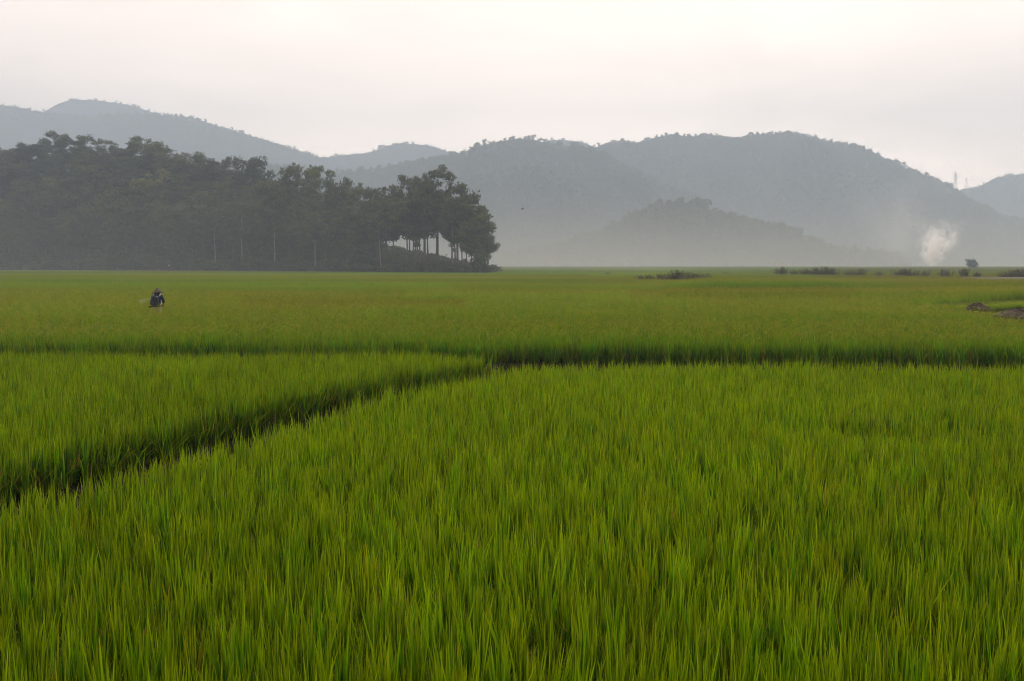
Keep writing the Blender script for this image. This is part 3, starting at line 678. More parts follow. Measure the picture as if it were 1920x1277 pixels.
# shrubs along the foot of the forest
def shrub_mesh(name, mat, w, h, n, leaf, stems=9):
    m = MB(); cs = []
    for i in range(stems):
        a = rng.uniform(0, 6.28); r = w * rng.uniform(.1, .9) * .5; e = Vector((math.cos(a) * r, math.sin(a) * r, h * rng.uniform(.5, .95))); m.tube([(0, 0, 0), (e.x * .4, e.y * .4, e.z * .55), e], [.03 * h, .02 * h, .006], 4)
        cs.append((np.array(e), min(w, h) * rng.uniform(.2, .34))); cs.append((np.array(e) * np.array([.8, .8, .5]), min(w, h) * .28))
    V, F, T = leaf_quads(cs, n, leaf, 1); return m.mesh('stem', M_BARKD), mesh('foliage', V, F, mat, False, {'tone': T})
SH = [shrub_mesh('edge_shrub', M_TREE, 5.5, rng.uniform(2.6, 3.6), 900, .30) for _ in range(4)]
def shrub(loc, s, sh, label, group=None, name='shrub', sz=None):
    e = empty(name, loc, rng.uniform(0, 6.28), label, 'shrub', group); e.scale = (s, s, sz or s); obj('stem', sh[0], e); obj('foliage', sh[1], e); return e
for px in np.arange(-30, 905, 15):
    px += rng.uniform(-5, 5); Yt = float(knoll_front(px)) + rng.uniform(-.5, 3.5); X_ = (px - CX) / FPX * Yt
    g = float(knoll_h([X_], [Yt])[0]); s = rng.uniform(.7, 1.25) * np.interp(px, [0, 600, 720, 880], [1.25, 1.1, .85, .75]); FOOT.append((px, shrub((X_, Yt, g - .1), float(s), SH[rng.integers(4)], 'dull green shrub', 'shrubs along the forest foot', 'edge_shrub')))
P = at(898, 505, 234); shrub((P.x, 234, 0), 1.3, SH[1], 'yellowish bush at the very tip of the forest over the field', None, 'edge_shrub', 1.9)

# labels that place each forest tree and shrub under the skyline tree above it
SHORT = {12: 'leftmost rounded skyline tree', 58: 'bushy far left skyline tree', 104: 'tallest airy skyline tree', 140: 'dense dome on the skyline', 192: 'narrow tree beside the dome', 232: 'low skyline dip', 280: 'big rounded skyline tree', 330: 'rounded stepping down tree', 372: 'feathery spreading tree', 408: 'lacy tree at the notch', 470: 'open branched tree', 516: 'dark oval crown', 562: 'tall wispy topped tree', 602: 'leaning wispy tree', 640: 'umbrella topped tree', 668: 'thin small topped tree', 722: 'flat topped grove tree', 778: 'round headed grove tree', 820: 'tallest grove tree', 858: 'drooping grove tree', 884: 'stepped grove tree'}
ORD = ['first', 'second', 'third', 'fourth', 'fifth', 'sixth', 'seventh', 'eighth', 'ninth', 'tenth', 'eleventh', 'twelfth', 'thirteenth', 'fourteenth', 'fifteenth', 'sixteenth', 'seventeenth', 'eighteenth', 'nineteenth', 'twentieth', 'twenty first', 'twenty second', 'twenty third', 'twenty fourth', 'twenty fifth', 'twenty sixth']
def under(px): return SHORT[min(SHORT, key=lambda k: abs(k - px))]
bins = {}
for row, px, e in MASS: bins.setdefault((row, under(px)), []).append((px, e))
for (row, nm), l in bins.items():
    for i, (px, e) in enumerate(sorted(l, key=lambda q: q[0])):
        e['label'] = ('dark tree in the forest\'s %s rows below the %s' % (row, nm)) if len(l) == 1 else '%s dark tree from left in the %s rows below the %s' % (ORD[i], row, nm)
bins = {}
for px, e in FOOT: bins.setdefault(under(px), []).append((px, e))
for nm, l in bins.items():
    for i, (px, e) in enumerate(sorted(l, key=lambda q: q[0])):
        e['label'] = ('dull shrub at the forest foot below the %s' % nm) if len(l) == 1 else '%s dull shrub from left at the forest foot below the %s' % (ORD[i], nm)
for i, e in enumerate(sorted(GROVE, key=lambda e: e.location.x / e.location.y)): e['label'] = '%s slim dark trunked tree from left in the right end grove' % ORD[i]
# small pale hut glimpsed among the trees
M_LIME = solid('limewash', (.35, .34, .32), (.5, .48, .46), 2, .9); M_TIN = solid('tin_roof', (.16, .16, .16), (.26, .26, .26), 1.5, .5, .1); M_DARK = solid('dark_wood', (.03, .025, .02), (.06, .05, .04), 4, .8)
Yt = float(knoll_front(322)) + 3.0; P = at(322, 480, Yt); gz = float(knoll_h([P.x], [Yt])[0])
hut = empty('hut', (P.x, Yt + 1.0, gz), R(8), 'small pale hut half hidden at the foot of the forest', 'hut'); hut.scale = (.62, .62, .62)
m = MB(); m.box((0, 0, 1.2), (2.2, 1.4, 1.2)); m.obj('wall', M_LIME, hut)
m = MB(); m.add([(-2.6, -1.9, 2.35), (2.6, -1.9, 2.35), (2.6, 0, 3.3), (-2.6, 0, 3.3), (-2.6, 1.9, 2.35), (2.6, 1.9, 2.35), (-2.6, -1.9, 2.28), (2.6, -1.9, 2.28), (2.6, 0, 3.22), (-2.6, 0, 3.22), (-2.6, 1.9, 2.28), (2.6, 1.9, 2.28)], [(0, 1, 2, 3), (3, 2, 5, 4), (7, 6, 9, 8), (8, 9, 10, 11), (0, 6, 7, 1), (4, 5, 11, 10), (1, 7, 8, 2), (2, 8, 11, 5), (0, 3, 9, 6), (3, 4, 10, 9)]); m.obj('roof', M_TIN, hut)
m = MB(); m.box((-.7, -1.41, 1.0), (.45, .03, 1.0)); m.obj('door', M_DARK, hut)
m = MB(); m.box((1.0, -1.41, 1.5), (.4, .03, .35)); m.obj('window', M_DARK, hut)

# ------------------------------------------------------------------ weedy shrubs standing in the fields on the right
def weed_mesh(w, h):
    m = MB(); V = []; F = []; T = []; DD = []
    for i in range(34):
        a = rng.uniform(0, 6.28); b = Vector((rng.normal(0, w * .22), rng.normal(0, w * .22), 0)); hh = h * rng.uniform(.55, 1.1); out = rng.uniform(.15, .75) * h
        e = b + Vector((math.cos(a) * out, math.sin(a) * out, hh)); q = b.lerp(e, .55) + Vector((0, 0, .08 * hh)); m.tube([b, q, e], [.02, .014, .005], 4)
        for j in range(34):
            f = rng.uniform(.25, 1.0); p = np.array(b.lerp(q, f / .55) if f < .55 else q.lerp(e, (f - .55) / .45)); v = rng.normal(0, 1, 3); v[2] = abs(v[2]) * .8; v /= np.linalg.norm(v); l = h * rng.uniform(.12, .22)
            s = np.cross(v, rng.normal(0, 1, 3)); s /= np.linalg.norm(s); k = len(V); V += [p, p + v * l * .5 + s * l * .2, p + v * l, p + v * l * .5 - s * l * .2]; F.append((k, k + 1, k + 2, k + 3)); T += [rng.uniform(0, 1)] * 4; DD += [float(rng.uniform() < .2)] * 4
    return m.mesh('stem', M_BARKD), mesh('foliage', V, F, M_WEED, False, {'tone': T, 'dead': DD})
WD = [weed_mesh(1.8, 1.3) for _ in range(6)]
CL = [(1200, 525, 8, .7), (1218, 525, 9, .6), (1236, 525, 10, .8), (1254, 526, 12, .9), (1271, 526, 17, 1.0), (1290, 526, 14, 1.0), (1308, 526, 12, .9), (1326, 525, 11, .8)]
NM = ['leftmost sparse weedy shrub of the nearer field clump', 'low weedy shrub second from the left in the nearer clump', 'weedy shrub third from the left in the nearer clump', 'weedy shrub left of the tallest in the nearer clump', 'tallest weedy shrub in the nearer field clump', 'weedy shrub just right of the tallest in the nearer clump', 'weedy shrub second from the right in the nearer clump', 'rightmost weedy shrub of the nearer field clump']
def weed(px, pyb, hp, wide, lb, gp):
    B = on(px, pyb, .62); k = B.y / FPX; e = shrub((B.x, B.y, 0), 1, WD[rng.integers(6)], lb, gp, 'weedy_shrub'); s = (hp * k + .62) / 1.38; e.scale = (s * wide, s * wide, s)
for (px, pyb, hp, w), lb in zip(CL, NM): weed(px, pyb, hp, w * .95, lb, 'weedy shrubs of the nearer clump')
CL2 = [(1458, 515, 11, .7, 'thin weedy shrub at the left end of the farther shrub row'), (1468, 516, 14, .7, 'forked weedy shrub near the left end of the farther row'), (1490, 516, 10, .8, 'low shrub between the forked one and the dense middle of the row'), (1508, 516, 11, .9, 'dense shrub left of centre in the farther row'), (1526, 516, 13, 1.0, 'dense shrub in the centre of the farther row'), (1544, 516, 15, 1.0, 'tall dense shrub right of centre in the farther row'), (1562, 516, 12, .9, 'shrub closing the dense part of the farther row'),
       (1595, 517, 10, .9, 'shrub left in the small pair past the dense row'), (1613, 517, 12, 1.0, 'shrub right in the small pair past the dense row'), (1648, 517, 8, .7, 'small faint shrub between the pair and the long low thicket'), (1684, 517, 10, .9, 'shrub at the left of the long low thicket'), (1698, 517, 12, .9, 'shrub in the middle of the long low thicket'), (1716, 517, 9, .8, 'low shrub in the long low thicket'), (1736, 517, 9, .8, 'shrub at the right of the long low thicket'), (1772, 518, 12, .9, 'lone clumped shrub right of the low thicket'), (1808, 519, 14, .8, 'upright shrub left of the bare soil'), (1832, 520, 9, .8, 'low shrub beside the bare soil'), (1888, 521, 11, .9, 'shrub on the bare soil near the right edge'), (1905, 521, 15, .9, 'tallest shrub on the bare soil near the right edge'), (1922, 521, 14, .9, 'shrub cut by the right edge of the view')]
for px, pyb, hp, w, lb in CL2: weed(px, pyb, hp, w * .8, lb, 'weedy shrubs of the farther row')
for px, pyb, w, lb in [(1138, 515, .7, 'tiny dark weed tuft left of the nearer clump'), (1362, 515, .8, 'tiny dark weed tuft between the two shrub groups')]: weed(px, pyb, 4, w, lb, 'tiny weed tufts in the field')
# bare soil strip under the right-hand shrubs
bs = [on(x, y, .62) for x, y in [(1790, 521), (1850, 519), (1930, 519), (2060, 520), (2060, 530), (1930, 530), (1880, 529), (1830, 526)]]
V = []; F = []; n = len(bs); c = sum((b for b in bs), Vector()) / n
for b in bs: V.append((b.x, b.y, .0)); 
for b in bs: q = c.lerp(b, .9); V.append((q.x, q.y, .62 + random.uniform(0, .12)))
V.append((c.x, c.y, .85)); F = [(i, (i + 1) % n, n + (i + 1) % n, n + i) for i in range(n)] + [(n + i, n + (i + 1) % n, 2 * n) for i in range(n)]
tag(obj('bare_soil', mesh('bare_soil', V, F, M_PINK)), 'strip of bare pinkish soil at the right edge', 'soil', kind='structure')

# lone leaning bush beside the smoke
P = at(1822, 503, 520); LB = shrub_mesh('lone_bush', M_TREE, 8.5, 4.4, 3200, .30, 30)
e = shrub((P.x, 520, 0), 1, LB, 'lone dark bush leaning right beside the smoke', None, 'lone_bush'); e.rotation_euler = (0, R(14), .3); e.scale = (1.0, 1.0, 1.05)

# ------------------------------------------------------------------ earth heaps and turf bund on the right
V = [(x, y, .30 + .05 * math.sin(x * 2 + y)) for x, y in YARD]; cx_ = sum(v[0] for v in V) / len(V); cyy = sum(v[1] for v in V) / len(V)
nY = len(V); V2 = V + [(cx_, cyy, .42)]
tag(obj('yard_ground', mesh('yard_ground', V2, [(i, (i + 1) % nY, nY) for i in range(nY)], M_TURF)), 'short bright turf beside the earth heaps on the right', 'turf', kind='structure')
turf = [tuple(on(x, y, .55)[:2]) for x, y in [(1740, 576), (1800, 577), (1850, 577), (1900, 573), (1960, 568), (2200, 560)]]
strip('turf_bund', turf, 1.1, .60, M_TURF, 'bright grassy bund behind the earth heaps on the right')
Xt, Yt_ = grid_pts(18, 40, 30, 75, .16); pxt, pyt = proj(np.stack([Xt, Yt_, np.zeros(Xt.size)], 1), .4)
k = in_poly(Xt, Yt_, YARD) & (pxt < 2150); Xt, Yt_ = Xt[k], Yt_[k]; n = len(Xt); z0 = np.zeros(n); u = rng.uniform(.8, 1.3, n)
td = np.min([seg_dist(Xt, Yt_, a, b) for a, b in zip(turf[:-1], turf[1:])], 0)
scatter('yard_grass', np.stack([Xt, Yt_, np.where(td < .55, .48, .22)], 1), V_MID, clump_rot(Xt, Yt_), np.stack([u, u, rng.uniform(.18, .36, n)], 1), np.where(td < .6, 1.25, .8) + rng.normal(0, .1, n), None, 'short grass around the earth heaps on the right', 'grass')
def heap(px, pyb, wpx, hpx, dep, label, lump=.12, z0=.4):
    B = on(px, pyb, z0); k = B.y / FPX; w = wpx * k; h = hpx * k * 1.15; V = []; F = []; nr, na = 8, 26
    for i in range(nr + 1):
        f = i / nr
        for j in range(na):
            a = 2 * math.pi * j / na; rr = f * (1 + .18 * math.sin(a * 3 + px) + random.uniform(-.06, .06))
            V.append((w * .5 * rr * math.cos(a), dep * .5 * rr * math.sin(a), (h * (1 - f ** 1.6)) * (1 + .15 * math.sin(a * 2 + 1)) + random.uniform(-1, 1) * lump * h * (1 - f * .5) - (.3 if i == nr else 0)))
    for i in range(nr):
        for j in range(na): F.append((i * na + j, i * na + (j + 1) % na, (i + 1) * na + (j + 1) % na, (i + 1) * na + j))
    e = empty('earth_heap', (B.x, B.y, z0 - .05), 0, label, 'heap', 'earth heaps by the turf bund'); obj('mound', mesh('mound', V, F, M_HEAP), e)
    m = MB()
    for i in range(60):
        a = rng.uniform(0, 6.28); r = math.sqrt(rng.uniform(0, .8)); x, y = w * .5 * r * math.cos(a), dep * .5 * r * math.sin(a); z = h * (1 - r ** 1.6); d = Vector(rng.normal(0, 1, 3)).normalized() * rng.uniform(.06, .16); d.z = abs(d.z); m.tube([(x, y, z - .02), (x + d.x, y + d.y, z + d.z)], .008, 3)
    m.obj('straw', M_STRAW, e)
M_STRAW = solid('straw', (.10, .08, .045), (.20, .16, .09), 8, .9)
heap(1834, 580, 56, 11, 1.0, 'small dark earth heap with straw beside the grassy bund', .16, .5)
heap(1905, 593, 90, 13, 1.6, 'long low brown earth heap cut by the right edge', .14, .45)

# ------------------------------------------------------------------ smoke
def smoke(name, loc, size, dens, label, sharp, lean, nscale, topw, seed):
    sx, sy, sz = size; m, t = new_mat(name + '_smoke'); L = t.links.new
    out = nd(t, 'ShaderNodeOutputMaterial'); pv = nd(t, 'ShaderNodeVolumePrincipled'); pv.inputs['Color'].default_value = (.99, .98, .965, 1); pv.inputs['Anisotropy'].default_value = .6
    tc = nd(t, 'ShaderNodeTexCoord'); sep = nd(t, 'ShaderNodeSeparateXYZ'); L(tc.outputs['Object'], sep.inputs[0])
    def M(op, a, b=None, clamp=False):
        n = nd(t, 'ShaderNodeMath', operation=op); n.use_clamp = clamp
        for i, v in enumerate((a, b)):
            if v is None: continue
            if isinstance(v, (int, float)): n.inputs[i].default_value = v
            else: L(v, n.inputs[i])
        return n.outputs[0]
    h = M('DIVIDE', sep.outputs['Z'], sz)                                 # 0..1 up the plume
    cxx = M('MULTIPLY', M('POWER', M('MAXIMUM', h, 0.0), .8), lean)
    wob = nd(t, 'ShaderNodeTexNoise'); wob.inputs['Scale'].default_value = nscale; wob.inputs['Detail'].default_value = 5; wob.inputs['Roughness'].default_value = .62; wob.inputs['Distortion'].default_value = .8
    mp = nd(t, 'ShaderNodeMapping'); mp.inputs['Location'].default_value = (seed, seed * 2, 0); L(tc.outputs['Object'], mp.inputs['Vector']); L(mp.outputs[0], wob.inputs['Vector'])
    rad = M('ADD', M('MULTIPLY', M('POWER', M('MAXIMUM', h, 0.0), .55), topw), sx * .03)
    dx = M('SUBTRACT', sep.outputs['X'], cxx); rr = M('SQRT', M('ADD', M('MULTIPLY', dx, dx), M('MULTIPLY', sep.outputs['Y'], sep.outputs['Y'])))
    fall = M('SUBTRACT', 1.0, M('DIVIDE', rr, rad))
    fade = M('SUBTRACT', 1.0, M('POWER', M('MAXIMUM', h, 0.0), .8))
    body = M('MULTIPLY', M('MAXIMUM', fall, 0.0), M('MAXIMUM', fade, 0.0))
    d = M('MAXIMUM', M('MULTIPLY', M('SUBTRACT', M('ADD', wob.outputs['Fac'], M('MULTIPLY', body, .30)), .53), sharp), 0.0)
    d = M('MULTIPLY', M('MULTIPLY', d, M('POWER', body, 1.3)), dens)
    d = M('MULTIPLY', d, M('MINIMUM', M('ADD', M('MULTIPLY', h, 2.2), .18), 1.0))
    L(d, pv.inputs['Density']); L(pv.outputs[0], out.inputs['Volume'])
    V = [(a * sx * .5, b * sy * .5, c * sz) for a in (-1, 1) for b in (-1, 1) for c in (0, 1)]
    o = obj(name, mesh(name, V, [(0, 1, 3, 2), (4, 6, 7, 5), (0, 4, 5, 1), (2, 3, 7, 6), (0, 2, 6, 4), (1, 5, 7, 3)], m), None, loc)
    return tag(o, label, 'smoke', kind='stuff')
SY = 480.; P = at(1747, 493, SY)
smoke('smoke_puff', (P.x, SY, 1.2), (48, 34, 24), 1.7, 'bright white smoke puff rising from a field fire on the right', 5.5, 4.0, .27, 15.0, 3.0)
smoke('smoke_plume', (P.x + 1, SY + 48, 2), (140, 64, 66), .04, 'thin smoke plume drifting up above the white puff', 3.0, 6, .055, 60, 4.0)

# ------------------------------------------------------------------ the farmer
M_SKIN = solid('skin', (.25, .13, .08), (.32, .18, .11), 8, .6); M_NAVY = solid('navy_cloth', (.012, .020, .050), (.022, .034, .080), 14, .9, .2)
M_GREY = solid('grey_cloth', (.30, .29, .27), (.42, .41, .38), 10, .9, .2); M_WHITE = solid('white_cloth', (.65, .65, .62), (.78, .77, .74), 12, .9)
M_TANK = solid('tank_plastic', (.018, .028, .046), (.03, .043, .066), 6, .45, .0, .5); M_TANKD = solid('dark_plastic', (.012, .013, .015), (.02, .022, .024), 6, .4)
M_HATM = solid('palm_leaf', (.06, .046, .04), (.11, .085, .07), 18, .8, .3); M_HAIR = solid('black_hair', (.008, .007, .006), (.015, .013, .012), 20, .5); M_GLOVE = solid('brown_glove', (.05, .035, .025), (.09, .065, .045), 14, .8)
far = empty('person', (FR.x, FR.y, -.08), R(12), 'person in navy shirt and conical straw hat standing in the rice, seen from behind', 'person')
def skin(name, pts, edges, mat, parent, levels=2):
    me = D.meshes.new(name); me.from_pydata([p[:3] for p in pts], edges, []); me.update(); o = obj(name, me, parent)
    bm = bmesh.new(); bm.from_mesh(me); ly = bm.verts.layers.skin.verify(); bm.verts.ensure_lookup_table()
    for i, p in enumerate(pts): r = p[3]; rx, ry = (r if isinstance(r, tuple) else (r, r)); bm.verts[i][ly].radius = (rx, ry); bm.verts[i][ly].use_root = (i == 0)
    bm.to_mesh(me); bm.free()
    o.modifiers.new('skin', 'SKIN').use_smooth_shade = True; s = o.modifiers.new('sub', 'SUBSURF'); s.levels = levels; s.render_levels = levels
    dg = bpy.context.evaluated_depsgraph_get(); nm = D.meshes.new_from_object(o.evaluated_get(dg)); o.modifiers.clear(); o.data = nm; nm.name = name
    nm.materials.clear(); nm.materials.append(mat); return o
# joints (local, facing +Y): pelvis, spine, chest, neck, head ... arms held forward on wand and pump lever
body = [(0, 0, .86, .09), (0, .01, 1.0, .10), (0, .05, 1.18, .14), (0, .085, 1.34, .10), (0, .095, 1.38, .05), (0, .105, 1.44, .075), (0, .115, 1.50, .08), (0, .115, 1.54, .055),
        (-.17, .07, 1.31, .06), (-.25, .10, 1.08, .045), (-.21, .30, 1.00, .035), (-.20, .36, .99, .03),
        (.17, .07, 1.31, .06), (.265, .02, 1.10, .045), (.23, .12, .93, .036), (.19, .19, .92, .03),
        (-.09, 0, .78, .065), (-.11, .03, .46, .055), (-.11, 0, .10, .045), (-.11, .10, .03, .04),
        (.09, 0, .78, .065), (.12, .04, .46, .055), (.12, .0, .10, .045), (.12, .10, .03, .04)]
be = [(0, 1), (1, 2), (2, 3), (3, 4), (4, 5), (5, 6), (6, 7), (3, 8), (8, 9), (9, 10), (10, 11), (3, 12), (12, 13), (13, 14), (14, 15), (0, 16), (16, 17), (17, 18), (18, 19), (0, 20), (20, 21), (21, 22), (22, 23)]
skin('body', body, be, M_SKIN, far)
shirt = [(0, 0, .88, .155), (0, .01, 1.0, .145), (0, .05, 1.18, .165), (0, .085, 1.33, .115), (0, .095, 1.38, .065), (-.17, .07, 1.31, .078), (-.25, .10, 1.08, .062), (-.225, .22, 1.035, .055), (.17, .07, 1.31, .078), (.265, .02, 1.10, .062), (.25, .07, 1.02, .056)]
skin('shirt', shirt, [(0, 1), (1, 2), (2, 3), (3, 4), (3, 5), (5, 6), (6, 7), (3, 8), (8, 9), (9, 10)], M_NAVY, far)
trous = [(0, 0, .93, .145), (0, 0, .84, .16), (-.095, 0, .78, .115), (-.11, .03, .46, .09), (-.11, 0, .14, .065), (.095, 0, .78, .115), (.12, .04, .46, .09), (.12, 0, .14, .065)]
skin('trousers', trous, [(0, 1), (1, 2), (2, 3), (3, 4), (1, 5), (5, 6), (6, 7)], M_GREY, far)
def hand(side, w, mat):
    sg = -1 if side == 'l' else 1; w = Vector(w)
    pts = [(*w, .028), (*(w + Vector((0, .05, -.01))), .034)]; ed = [(0, 1)]
    for i in range(4):
        b = w + Vector(((i - 1.5) * .019, .075, -.008)); L = (.030, .036, .034, .026)[i]; k = len(pts)
        pts += [(*b, .0095), (*(b + Vector((0, L, -.012))), .009), (*(b + Vector((0, L * 1.15, -.042))), .0085), (*(b + Vector((0, L * .6, -.060))), .0075)]; ed += [(1, k), (k, k + 1), (k + 1, k + 2), (k + 2, k + 3)]
    k = len(pts); b = w + Vector((-sg * .03, .03, -.012)); pts += [(*b, .011), (*(b + Vector((-sg * .018, .026, -.02))), .0105), (*(b + Vector((-sg * .008, .05, -.036))), .009)]; ed += [(0, k), (k, k + 1), (k + 1, k + 2)]
    return skin('glove', pts, ed, mat, far, 1)
hand('l', (-.20, .37, .99), M_GLOVE); hand('r', (.19, .20, .92), M_GLOVE)
m = MB(); m.lathe([(.02, .03), (.088, .015), (.10, -.05), (.098, -.10), (.085, -.14)], 14, (0, .10, 1.545)); hair = m.obj('hair', M_HAIR, far, True)
face = MB(); face.tube([(0, .205, 1.555), (0, .235, 1.52), (0, .21, 1.51)], [.008, .014, .006], 6)
for s in (-1, 1): face.lathe([(.001, .008), (.011, .004), (.014, -.002), (.008, -.008)], 8, (s * .033, .208, 1.55)); face.lathe([(.002, .03), (.012, .018), (.014, -.01), (.006, -.03)], 8, (s * .092, .115, 1.53))
face.tube([(-.024, .203, 1.475), (0, .213, 1.473), (.024, .203, 1.475)], [.004, .007, .004], 6); face.obj('face', M_SKIN, far, True).location = (0, -.012, -.06)
TL = Euler((R(-6), R(-7), 0)).to_matrix()
m = MB(); m.lathe([(.004, .245), (.03, .215), (.08, .165), (.15, .095), (.232, .008), (.235, 0), (.228, .004), (.15, .083), (.08, .15), (.0, .22)], 28, (.02, .11, 1.44), TL); hat = m.obj('conical_hat', M_HATM, far, True)
m = MB()
for f in (.25, .5, .75, .97):
    r = .235 * f; m.tube([Vector((.02, .11, 1.44)) + TL @ Vector((r * 1.005 * math.cos(a), r * 1.005 * math.sin(a), .245 * (1 - f) + .006)) for a in np.linspace(0, 6.283, 25)], .0035, 4, False)
m.obj('hoop', M_HATM, hat)
m = MB()
for s in (-1, 1): m.tube([(s * .155, -.02, 1.37), (s * .125, .06, 1.44), (s * .10, .17, 1.40)], [.022, .028, .02], 8)
m.obj('scarf', M_WHITE, far, True)
# knapsack sprayer on the back: a thing of its own
spr = empty('knapsack_sprayer', (FR.x, FR.y, -.08), R(12), 'blue grey knapsack sprayer tank on the back of the person', 'sprayer')
bm = bmesh.new(); bmesh.ops.create_cube(bm, size=1)
bmesh.ops.scale(bm, vec=(.31, .19, .42), verts=bm.verts); bmesh.ops.bevel(bm, geom=bm.edges[:], offset=.075, segments=4, affect='EDGES', profile=.6)
for v in bm.verts: v.co.x *= 1 + .9 * (-v.co.z); 
bmesh.ops.rotate(bm, verts=bm.verts, cent=(0, 0, 0), matrix=Euler((R(8), R(12), 0)).to_matrix()); bmesh.ops.translate(bm, verts=bm.verts, vec=(-.075, -.205, 1.14))
me = D.meshes.new('tank'); bm.to_mesh(me); bm.free(); me.materials.append(M_TANK)
for p in me.polygons: p.use_smooth = True
tank = obj('tank', me, spr)
m = MB(); m.box((-.10, -.19, .90), (.19, .10, .035), Euler((0, R(-9), 0)).to_matrix()); m.obj('base_frame', M_TANKD, spr)
m = MB(); m.lathe([(.0, .05), (.06, .05), (.065, .04), (.065, 0)], 16, (-.05, -.19, 1.355)); m.obj('filler_cap', M_TANKD, tank)
m = MB(); m.box((-.02, -.325, 1.16), (.008, .012, .17), Euler((R(8), R(-9), 0)).to_matrix()); m.box((-.16, -.325, 1.14), (.008, .012, .17), Euler((R(8), R(-9), 0)).to_matrix()); m.obj('rib', M_TANK, tank)
for s in (-1, 1): m = MB(); m.tube([(s * .12, -.13, 1.32), (s * .14, .04, 1.435), (s * .13, .22, 1.28), (s * .17, .12, 1.02), (s * .14, -.10, .94)], .018, 6); m.obj('strap', M_WHITE, spr)
m = MB(); m.tube([(.10, -.16, .92), (.26, -.02, .90), (.215, .235, .91), (.21, .30, .92)], .011, 6); m.obj('pump_lever', M_TANKD, spr)
m = MB(); m.tube([(-.22, -.16, .93), (-.33, .0, .86), (-.24, .30, .93), (-.20, .40, .965)], .010, 6); m.obj('hose', M_TANKD, spr)
m = MB(); m.tube([(-.18, .36, .965), (-.26, .46, 1.06), (-.36, .58, 1.18)], .008, 6); m.lathe([(.004, .02), (.014, .012), (.014, -.012), (.004, -.02)], 8, (-.365, .59, 1.185)); m.obj('wand', M_GREY, spr)
# fine spray falling from the wand
smm, t = new_mat('spray'); out = nd(t, 'ShaderNodeOutputMaterial'); pv = nd(t, 'ShaderNodeVolumePrincipled'); pv.inputs['Density'].default_value = .45; pv.inputs['Color'].default_value = (1, .97, .9, 1); pv.inputs['Anisotropy'].default_value = .6; t.links.new(pv.outputs[0], out.inputs['Volume'])
m = MB(); pts = []; rad = []
for i in range(8): f = i / 7; pts.append((-.37 - .62 * f, .60 + .1 * f, 1.19 + .0 * f - .17 * f * f)); rad.append(.012 + .12 * f ** .9)
m.tube(pts, rad, 12); sp = obj('spray_mist', m.mesh('spray_mist', smm, True), None, (FR.x, FR.y, -.08)); tag(sp, 'faint fan of spray drifting left from the sprayer wand', 'spray', kind='stuff')

# ------------------------------------------------------------------ bird
BP = at(980, 392, 55); bird = empty('bird', BP, R(-20), 'small dark bird flying in front of the middle mountain', 'bird')
M_BIRD = solid('dark_feather', (.02, .018, .016), (.05, .045, .04), 20, .7); M_BELLY = solid('pale_feather', (.3, .28, .25), (.45, .42, .38), 20, .8)
bd = MB(); bd.tube([(-.11, 0, .0), (-.07, 0, .005), (0, 0, 0), (.05, 0, .008), (.085, 0, .016), (.115, 0, .012)], [.006, .018, .027, .022, .018, .003], 8); bd.obj('body', M_BELLY, bird, True)
for s in (-1, 1):
    wg = MB(); wg.add([(.035, s * .015, .015), (.045, s * .08, .05), (.02, s * .17, .045), (-.01, s * .19, .04), (-.015, s * .09, .045), (-.03, s * .015, .012)] + [(.033, s * .015, .007), (.043, s * .08, .043), (.02, s * .17, .041), (-.01, s * .19, .037), (-.015, s * .09, .039), (-.03, s * .015, .006)],
                      [(0, 1, 4, 5), (1, 2, 3, 4), (11, 10, 7, 6), (10, 9, 8, 7), (0, 6, 7, 1), (1, 7, 8, 2), (2, 8, 9, 3), (3, 9, 10, 4), (4, 10, 11, 5)]); wg.obj('wing', M_BIRD, bird)
tl = MB(); tl.add([(-.09, -.012, .004), (-.09, .012, .004), (-.16, .03, .0), (-.16, -.03, .0), (-.09, -.012, -.002), (-.09, .012, -.002), (-.16, .03, -.004), (-.16, -.03, -.004)], [(0, 1, 2, 3), (7, 6, 5, 4), (0, 3, 7, 4), (1, 5, 6, 2), (2, 6, 7, 3)]); tl.obj('tail', M_BIRD, bird)

# ------------------------------------------------------------------ haze
# low mist layer added over the valley floor to lighten the hill bases
def valley_mist():
    m, t = new_mat('valley_mist_air'); L = t.links.new; out = nd(t, 'ShaderNodeOutputMaterial'); pv = nd(t, 'ShaderNodeVolumePrincipled'); pv.inputs['Color'].default_value = (.84, .82, .79, 1)
    tc = nd(t, 'ShaderNodeTexCoord'); sp_ = nd(t, 'ShaderNodeSeparateXYZ'); L(tc.outputs['Object'], sp_.inputs[0])
    mr = nd(t, 'ShaderNodeMapRange'); mr.inputs['From Min'].default_value = 0; mr.inputs['From Max'].default_value = 70; mr.inputs['To Min'].default_value = 1; mr.inputs['To Max'].default_value = 0; L(sp_.outputs['Z'], mr.inputs['Value'])
    pw = nd(t, 'ShaderNodeMath', operation='POWER'); pw.inputs[1].default_value = 2.2; L(mr.outputs['Result'], pw.inputs[0])
    ml = nd(t, 'ShaderNodeMath', operation='MULTIPLY'); ml.inputs[1].default_value = .0029; L(pw.outputs[0], ml.inputs[0]); L(ml.outputs[0], pv.inputs['Density']); L(pv.outputs[0], out.inputs['Volume'])
    V = [(x, y, z) for x in (-420, 1200) for y in (590, 880) for z in (0.9, 71)]
    o = obj('valley_mist', mesh('valley_mist', V, [(0, 1, 3, 2), (4, 6, 7, 5), (0, 4, 5, 1), (2, 3, 7, 6), (0, 2, 6, 4), (1, 5, 7, 3)], m))
    tag(o, 'added pale mist lying low along the foot of the hills', 'smoke', kind='stuff')
valley_mist()
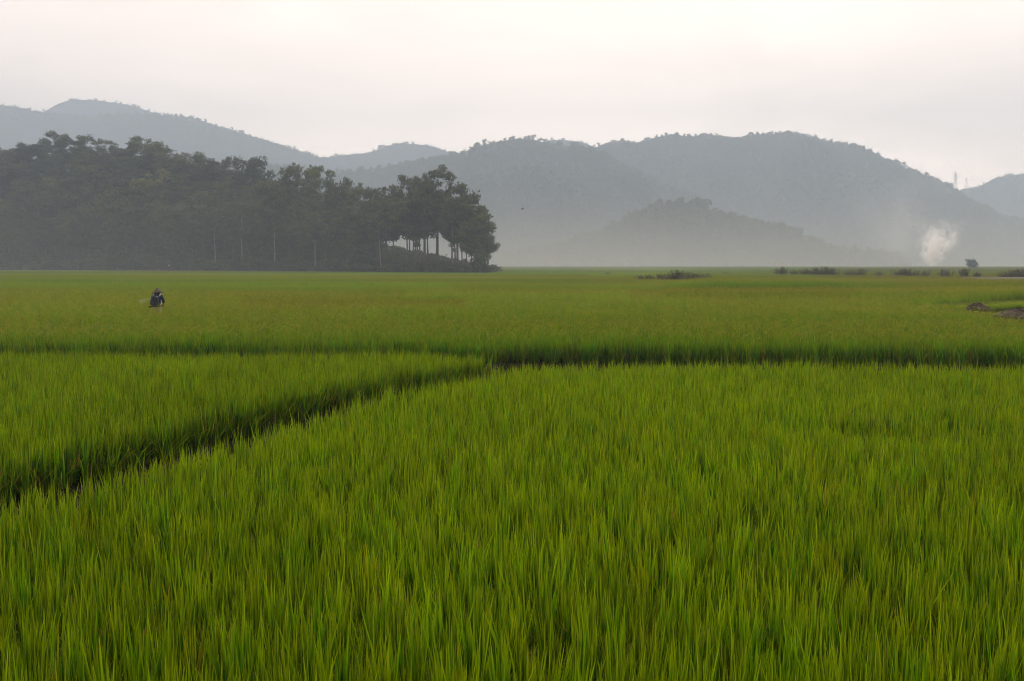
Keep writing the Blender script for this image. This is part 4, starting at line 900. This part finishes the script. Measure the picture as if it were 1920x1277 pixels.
def forest_mist():
    m, t = new_mat('forest_mist_air'); L = t.links.new; out = nd(t, 'ShaderNodeOutputMaterial'); pv = nd(t, 'ShaderNodeVolumePrincipled'); pv.inputs['Color'].default_value = (.84, .82, .79, 1)
    tc = nd(t, 'ShaderNodeTexCoord'); sp_ = nd(t, 'ShaderNodeSeparateXYZ'); L(tc.outputs['Object'], sp_.inputs[0])
    mr = nd(t, 'ShaderNodeMapRange'); mr.inputs['From Min'].default_value = 0; mr.inputs['From Max'].default_value = 22; mr.inputs['To Min'].default_value = 1; mr.inputs['To Max'].default_value = 0; L(sp_.outputs['Z'], mr.inputs['Value'])
    ml = nd(t, 'ShaderNodeMath', operation='MULTIPLY'); ml.inputs[1].default_value = .0005; L(mr.outputs['Result'], ml.inputs[0]); L(ml.outputs[0], pv.inputs['Density']); L(pv.outputs[0], out.inputs['Volume'])
    V = [(x, y, z) for x in (-270, 60) for y in (185, 420) for z in (-.5, 22)]
    o = obj('forest_mist', mesh('forest_mist', V, [(0, 1, 3, 2), (4, 6, 7, 5), (0, 4, 5, 1), (2, 3, 7, 6), (0, 2, 6, 4), (1, 5, 7, 3)], m))
    tag(o, 'thin pale mist softening the foot of the left forest', 'mist', kind='stuff')
forest_mist()
def haze():
    m, t = new_mat('haze_air'); out = nd(t, 'ShaderNodeOutputMaterial'); pv = nd(t, 'ShaderNodeVolumePrincipled')
    pv.inputs['Color'].default_value = (*HAZE_COLOR, 1); pv.inputs['Density'].default_value = HAZE_DENSITY; pv.inputs['Anisotropy'].default_value = .0
    t.links.new(pv.outputs[0], out.inputs['Volume'])
    x0, x1, y0, y1, z0, z1 = -3000, 3000, -300, 3250, -4, 500
    V = [(x, y, z) for x in (x0, x1) for y in (y0, y1) for z in (z0, z1)]
    o = obj('haze', mesh('haze', V, [(0, 1, 3, 2), (4, 6, 7, 5), (0, 4, 5, 1), (2, 3, 7, 6), (0, 2, 6, 4), (1, 5, 7, 3)], m))
    tag(o, 'thin grey haze lying over the plain and hills', 'haze', kind='stuff')
haze()
